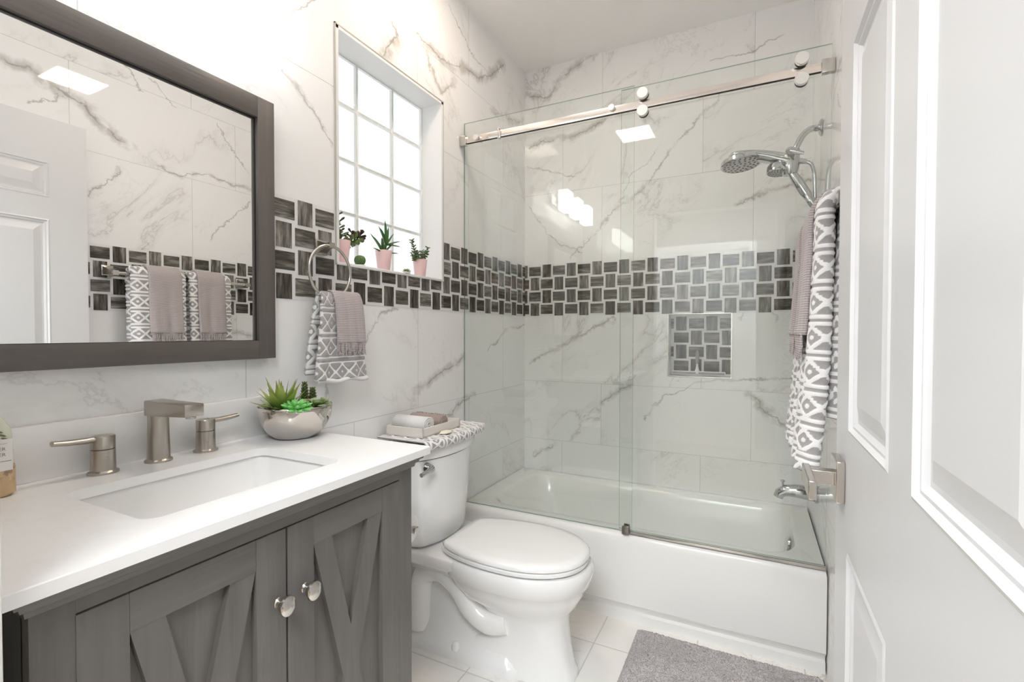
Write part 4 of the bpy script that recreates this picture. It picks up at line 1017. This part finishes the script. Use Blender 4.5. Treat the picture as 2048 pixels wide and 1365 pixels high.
# aloe
t2 = pot('potted_aloe', -1.257, PX+.014, .0235, .0325, .077, 'pink pot with a spiky green aloe in the middle of the window sill')
lf = Leafy(); rg = random.Random(3); c = Vector((PX+.014, -1.257, SZ+.066))
for (el, dy, L_, dx, ww) in ((.25, -1, .060, .2, .009), (.25, 1, .052, .3, .009), (.85, -1, .062, .1, .016), (.95, -.8, .070, -.3, .016), (.9, 1, .055, .2, .017), (1.0, -.9, .055, .6, .015)):
    d = Vector((dx*math.cos(el), dy*math.cos(el), math.sin(el))); lf.leaf(c, d, (0, 0, 1), L_*1.30, ww*1.3, .009, -.12, taper, 8)
c2 = c+Vector((.004, .012, .036))
lf.leaf(c, (.05, .3, 1), (1, 0, 0), .05, .018, .010, 0, lambda t_: .8)
for (el, dy, L_, dx, ww) in ((.12, 1, .058, .1, .013), (.45, 1, .048, .5, .014), (1.0, 1, .050, .1, .014), (1.35, -.3, .072, .1, .014), (1.15, -1, .060, -.2, .014), (.9, -1, .058, .3, .015), (1.25, .6, .060, -.2, .013), (.5, -.9, .045, .5, .014)):
    d = Vector((dx*math.cos(el), dy*math.cos(el), math.sin(el))); lf.leaf(c2, d, (0, 0, 1), L_*1.28, ww*1.35, .009, -.08, taper, 8)
lf.fin('leaves', 'aloe', t2)
# small-leaved jade
PX3 = PX+.018
t3 = pot('potted_crassula', -1.032, PX3, .0235, .031, .071, 'pink pot with a small-leaved branching succulent at the shower end of the sill')
lg, st = Leafy(), MB(); zt = SZ+.062
sprig(lg, [(PX3, -1.058, zt), (PX3, -1.066, zt+.03), (PX3, -1.076, zt+.06), (PX3, -1.088, zt+.088)], 15, .014, .008, .0035, 5, pad, .0016, st)
sprig(lg, [(PX3+.004, -1.060, zt), (PX3+.006, -1.058, zt+.02), (PX3+.006, -1.062, zt+.042)], 8, .016, .010, .004, 6, pad, .0016, st)
sprig(lg, [(PX3, -1.070, zt), (PX3, -1.080, zt+.016), (PX3, -1.090, zt+.034)], 7, .010, .006, .003, 7, pad, .0014, st)
sprig(lg, [(PX3, -1.036, zt), (PX3, -1.022, zt+.018), (PX3, -1.016, zt+.032), (PX3, -1.022, zt+.052)], 9, .015, .009, .0035, 8, pad, .0018, st)
sprig(lg, [(PX3, -1.020, zt+.022), (PX3, -1.000, zt+.034), (PX3, -.984, zt+.048), (PX3, -.976, zt+.074)], 11, .014, .008, .0035, 9, pad, .0016, st)
lg.fin('leaves', 'jade_s', t3); st.build('stem', 'stem', t3)
# tiny barrel cactus, tiny sedum
cc = (-.020, -1.387)
t4 = thing('barrel_cactus', 'tiny round ribbed cactus between the jade pot and the aloe pot', 'cactus', (cc[0], cc[1], SZ))
b = MB(); b.lathe([(.016, 0), (.019, .001), (.019, .005), (.002, .006)], (cc[0], cc[1], SZ), 24); b.build('dish', 'whitepot', t4)
lf = Leafy(); rings = []
for k in range(13):
    a = pi*k/12; ring = []
    for i in range(60):
        q = 2*pi*i/60; r = .0195*(max(math.sin(a), .04))**.8*(1+.085*math.cos(12*q)); ring.append((cc[0]+r*math.cos(q), cc[1]+r*math.sin(q), SZ+.022-.0185*math.cos(a)))
    rings.append(ring); lf.al += [k/12]*60
lf.rings(rings); lf.fin('cactus_body', 'cactus', t4)
cc = (.000, -1.145)
t5 = thing('tiny_sedum', 'tiny pale green rosette succulent between the aloe pot and the branching one', 'succulent', (cc[0], cc[1], SZ))
b = MB(); b.lathe([(.013, 0), (.016, .001), (.016, .006), (.002, .007)], (cc[0], cc[1], SZ), 24); b.build('dish', 'whitepot', t5)
rosette('rosette', (cc[0], cc[1], SZ+.007), 'sage', t5, [(7, .2, 1.), (6, .7, .9), (4, 1.2, .8)], .018, .008, .004, taper, 12)

# ------------------------------------------------------------------ soap bottle at the counter's left end
SB = (.060, -2.389)
sb = thing('soap_bottle', 'pump soap bottle of tan liquid with pale botanical label at the counter left end', 'soap bottle', (SB[0], SB[1], CZ))
def sq(hx, hy, z, r=.018): return [(x, y, z) for x, y in rrect(SB[0], SB[1], hx, hy, r, 6)]
b = MB(); b.rings([sq(.030, .034, CZ+.001), sq(.034, .038, CZ+.006), sq(.034, .038, CZ+.050), sq(.0335, .0365, CZ+.058)], (True, True))
t = NT('tan_soap_with_leaf_print'); o = t.obj(); n = t.noise(o, 75, 4).outputs[0]; zz = t.sep(o)[2]
c = t.mix(t.math('MULTIPLY', t.ss(n, .5, .58), t.ss(zz, CZ+.02, CZ+.045)), (.60, .42, .24), (.34, .25, .16)); t.bsdf(c, .15, Coat_Weight=.5)
b.build('liquid_body', t.m, sb, 40)
b = MB(); b.rings([sq(.0336, .0366, CZ+.058), sq(.033, .0345, CZ+.105), sq(.0315, .032, CZ+.124), sq(.024, .024, CZ+.140, .02), sq(.014, .014, CZ+.150, .013)], (False, True))
t = NT('pale_green_translucent'); zz = t.sep(t.obj())[2]; t.bsdf(t.mix(t.ss(zz, CZ+.06, CZ+.13), (.66, .64, .58), (.60, .63, .52)), .2); b.build('upper_body', t.m, sb, 40)
b = MB(); b.cyl((SB[0], SB[1], CZ+.149), (SB[0], SB[1], CZ+.165), .014); b.cyl((SB[0], SB[1], CZ+.165), (SB[0], SB[1], CZ+.185), .004); b.tube([(SB[0], SB[1], CZ+.186), (SB[0]+.015, SB[1], CZ+.187), (SB[0]+.04, SB[1], CZ+.182)], [.008, .006, .0045], 12); b.build('pump', 'whitepot', sb, 40)
b = MB(); lx = SB[0]+.0345
b.box((lx-.001, SB[1]-.028, CZ+.048), (lx+.0003, SB[1]+.029, CZ+.104), .0); lab = b.build('label', simple('label_paper', (.78, .77, .74), .6), sb, 0)
def text(body, size, loc, par, mat):
    c = bpy.data.curves.new('lettering', 'FONT'); c.body = body; c.size = size; c.align_x = 'RIGHT'; c.extrude = .0001
    o = bpy.data.objects.new('lettering', c); COL.objects.link(o); o.data.materials.append(mat)
    dg = bpy.context.evaluated_depsgraph_get(); dg.update(); me = bpy.data.meshes.new_from_object(o.evaluated_get(dg)); bpy.data.objects.remove(o)
    o = bpy.data.objects.new('lettering', me); COL.objects.link(o); o.data.materials.clear(); o.data.materials.append(mat)
    o.parent = par; o.rotation_euler = (pi/2, 0, pi/2); o.location = loc; return o
ink = simple('grey_ink', (.20, .19, .18), .6)
text('WATER', .0085, (lx+.0005, SB[1]+.020, CZ+.084), lab, ink); text('LEATHER', .0085, (lx+.0005, SB[1]+.020, CZ+.074), lab, ink)
b = MB(); b.box((lx, SB[1]-.02, CZ+.0645), (lx+.0006, SB[1]+.027, CZ+.0655)); b.build('label_rule', ink, lab, 0)
b = MB(); b.box((lx, SB[1]-.02, CZ+.096), (lx+.0006, SB[1]+.022, CZ+.0964)); b.build('label_rule', ink, lab, 0)
lf = Leafy()
for k, (dy, dz) in enumerate(((.014, .118), (.018, .111), (.022, .104), (.026, .098))): lf.leaf((SB[0]+.0335+.0002*k, SB[1]+dy-.008, CZ+dz+.003), (0.02, 1, -.5), (1, 0, 0), .013, .0035, .0012, 0, pad, 5)
lf.fin('leaf_print', simple('olive_print', (.13, .16, .09), .6), lab)

# ------------------------------------------------------------------ squeegee in the niche
sg = thing('squeegee', 'white shower squeegee standing in the tiled shower niche', 'squeegee', (1.01, .05, NZ0))
b = MB(); b.box((.880, .028, NZ0+.004), (1.148, .036, NZ0+.026), .003); hb = b.build('blade_holder', 'whitepot', sg, 30)
b = MB(); b.box((.884, .0265, NZ0+.009), (1.144, .030, NZ0+.021), .0); b.build('rubber_blade', simple('grey_rubber', (.33, .34, .34), .4), hb, 20)
b = MB(); b.rings([[(1.008+w*math.cos(a), .032+.006*math.sin(a), NZ0+z) for a in [2*pi*i/16 for i in range(16)]] for w, z in ((.020, .012), (.016, .020), (.009, .035), (.0055, .055), (.0052, .07))]); b.build('neck', 'whitepot', sg, 50)
b = MB(); b.rings([[(1.008+w*math.cos(a), .032+.008*math.sin(a), NZ0+z) for a in [2*pi*i/16 for i in range(16)]] for w, z in ((.005, .066), (.0085, .072), (.0095, .10), (.0092, .125), (.006, .136), (.002, .139))]); b.build('grip', simple('grey_grip', (.30, .30, .29), .35), sg, 50)
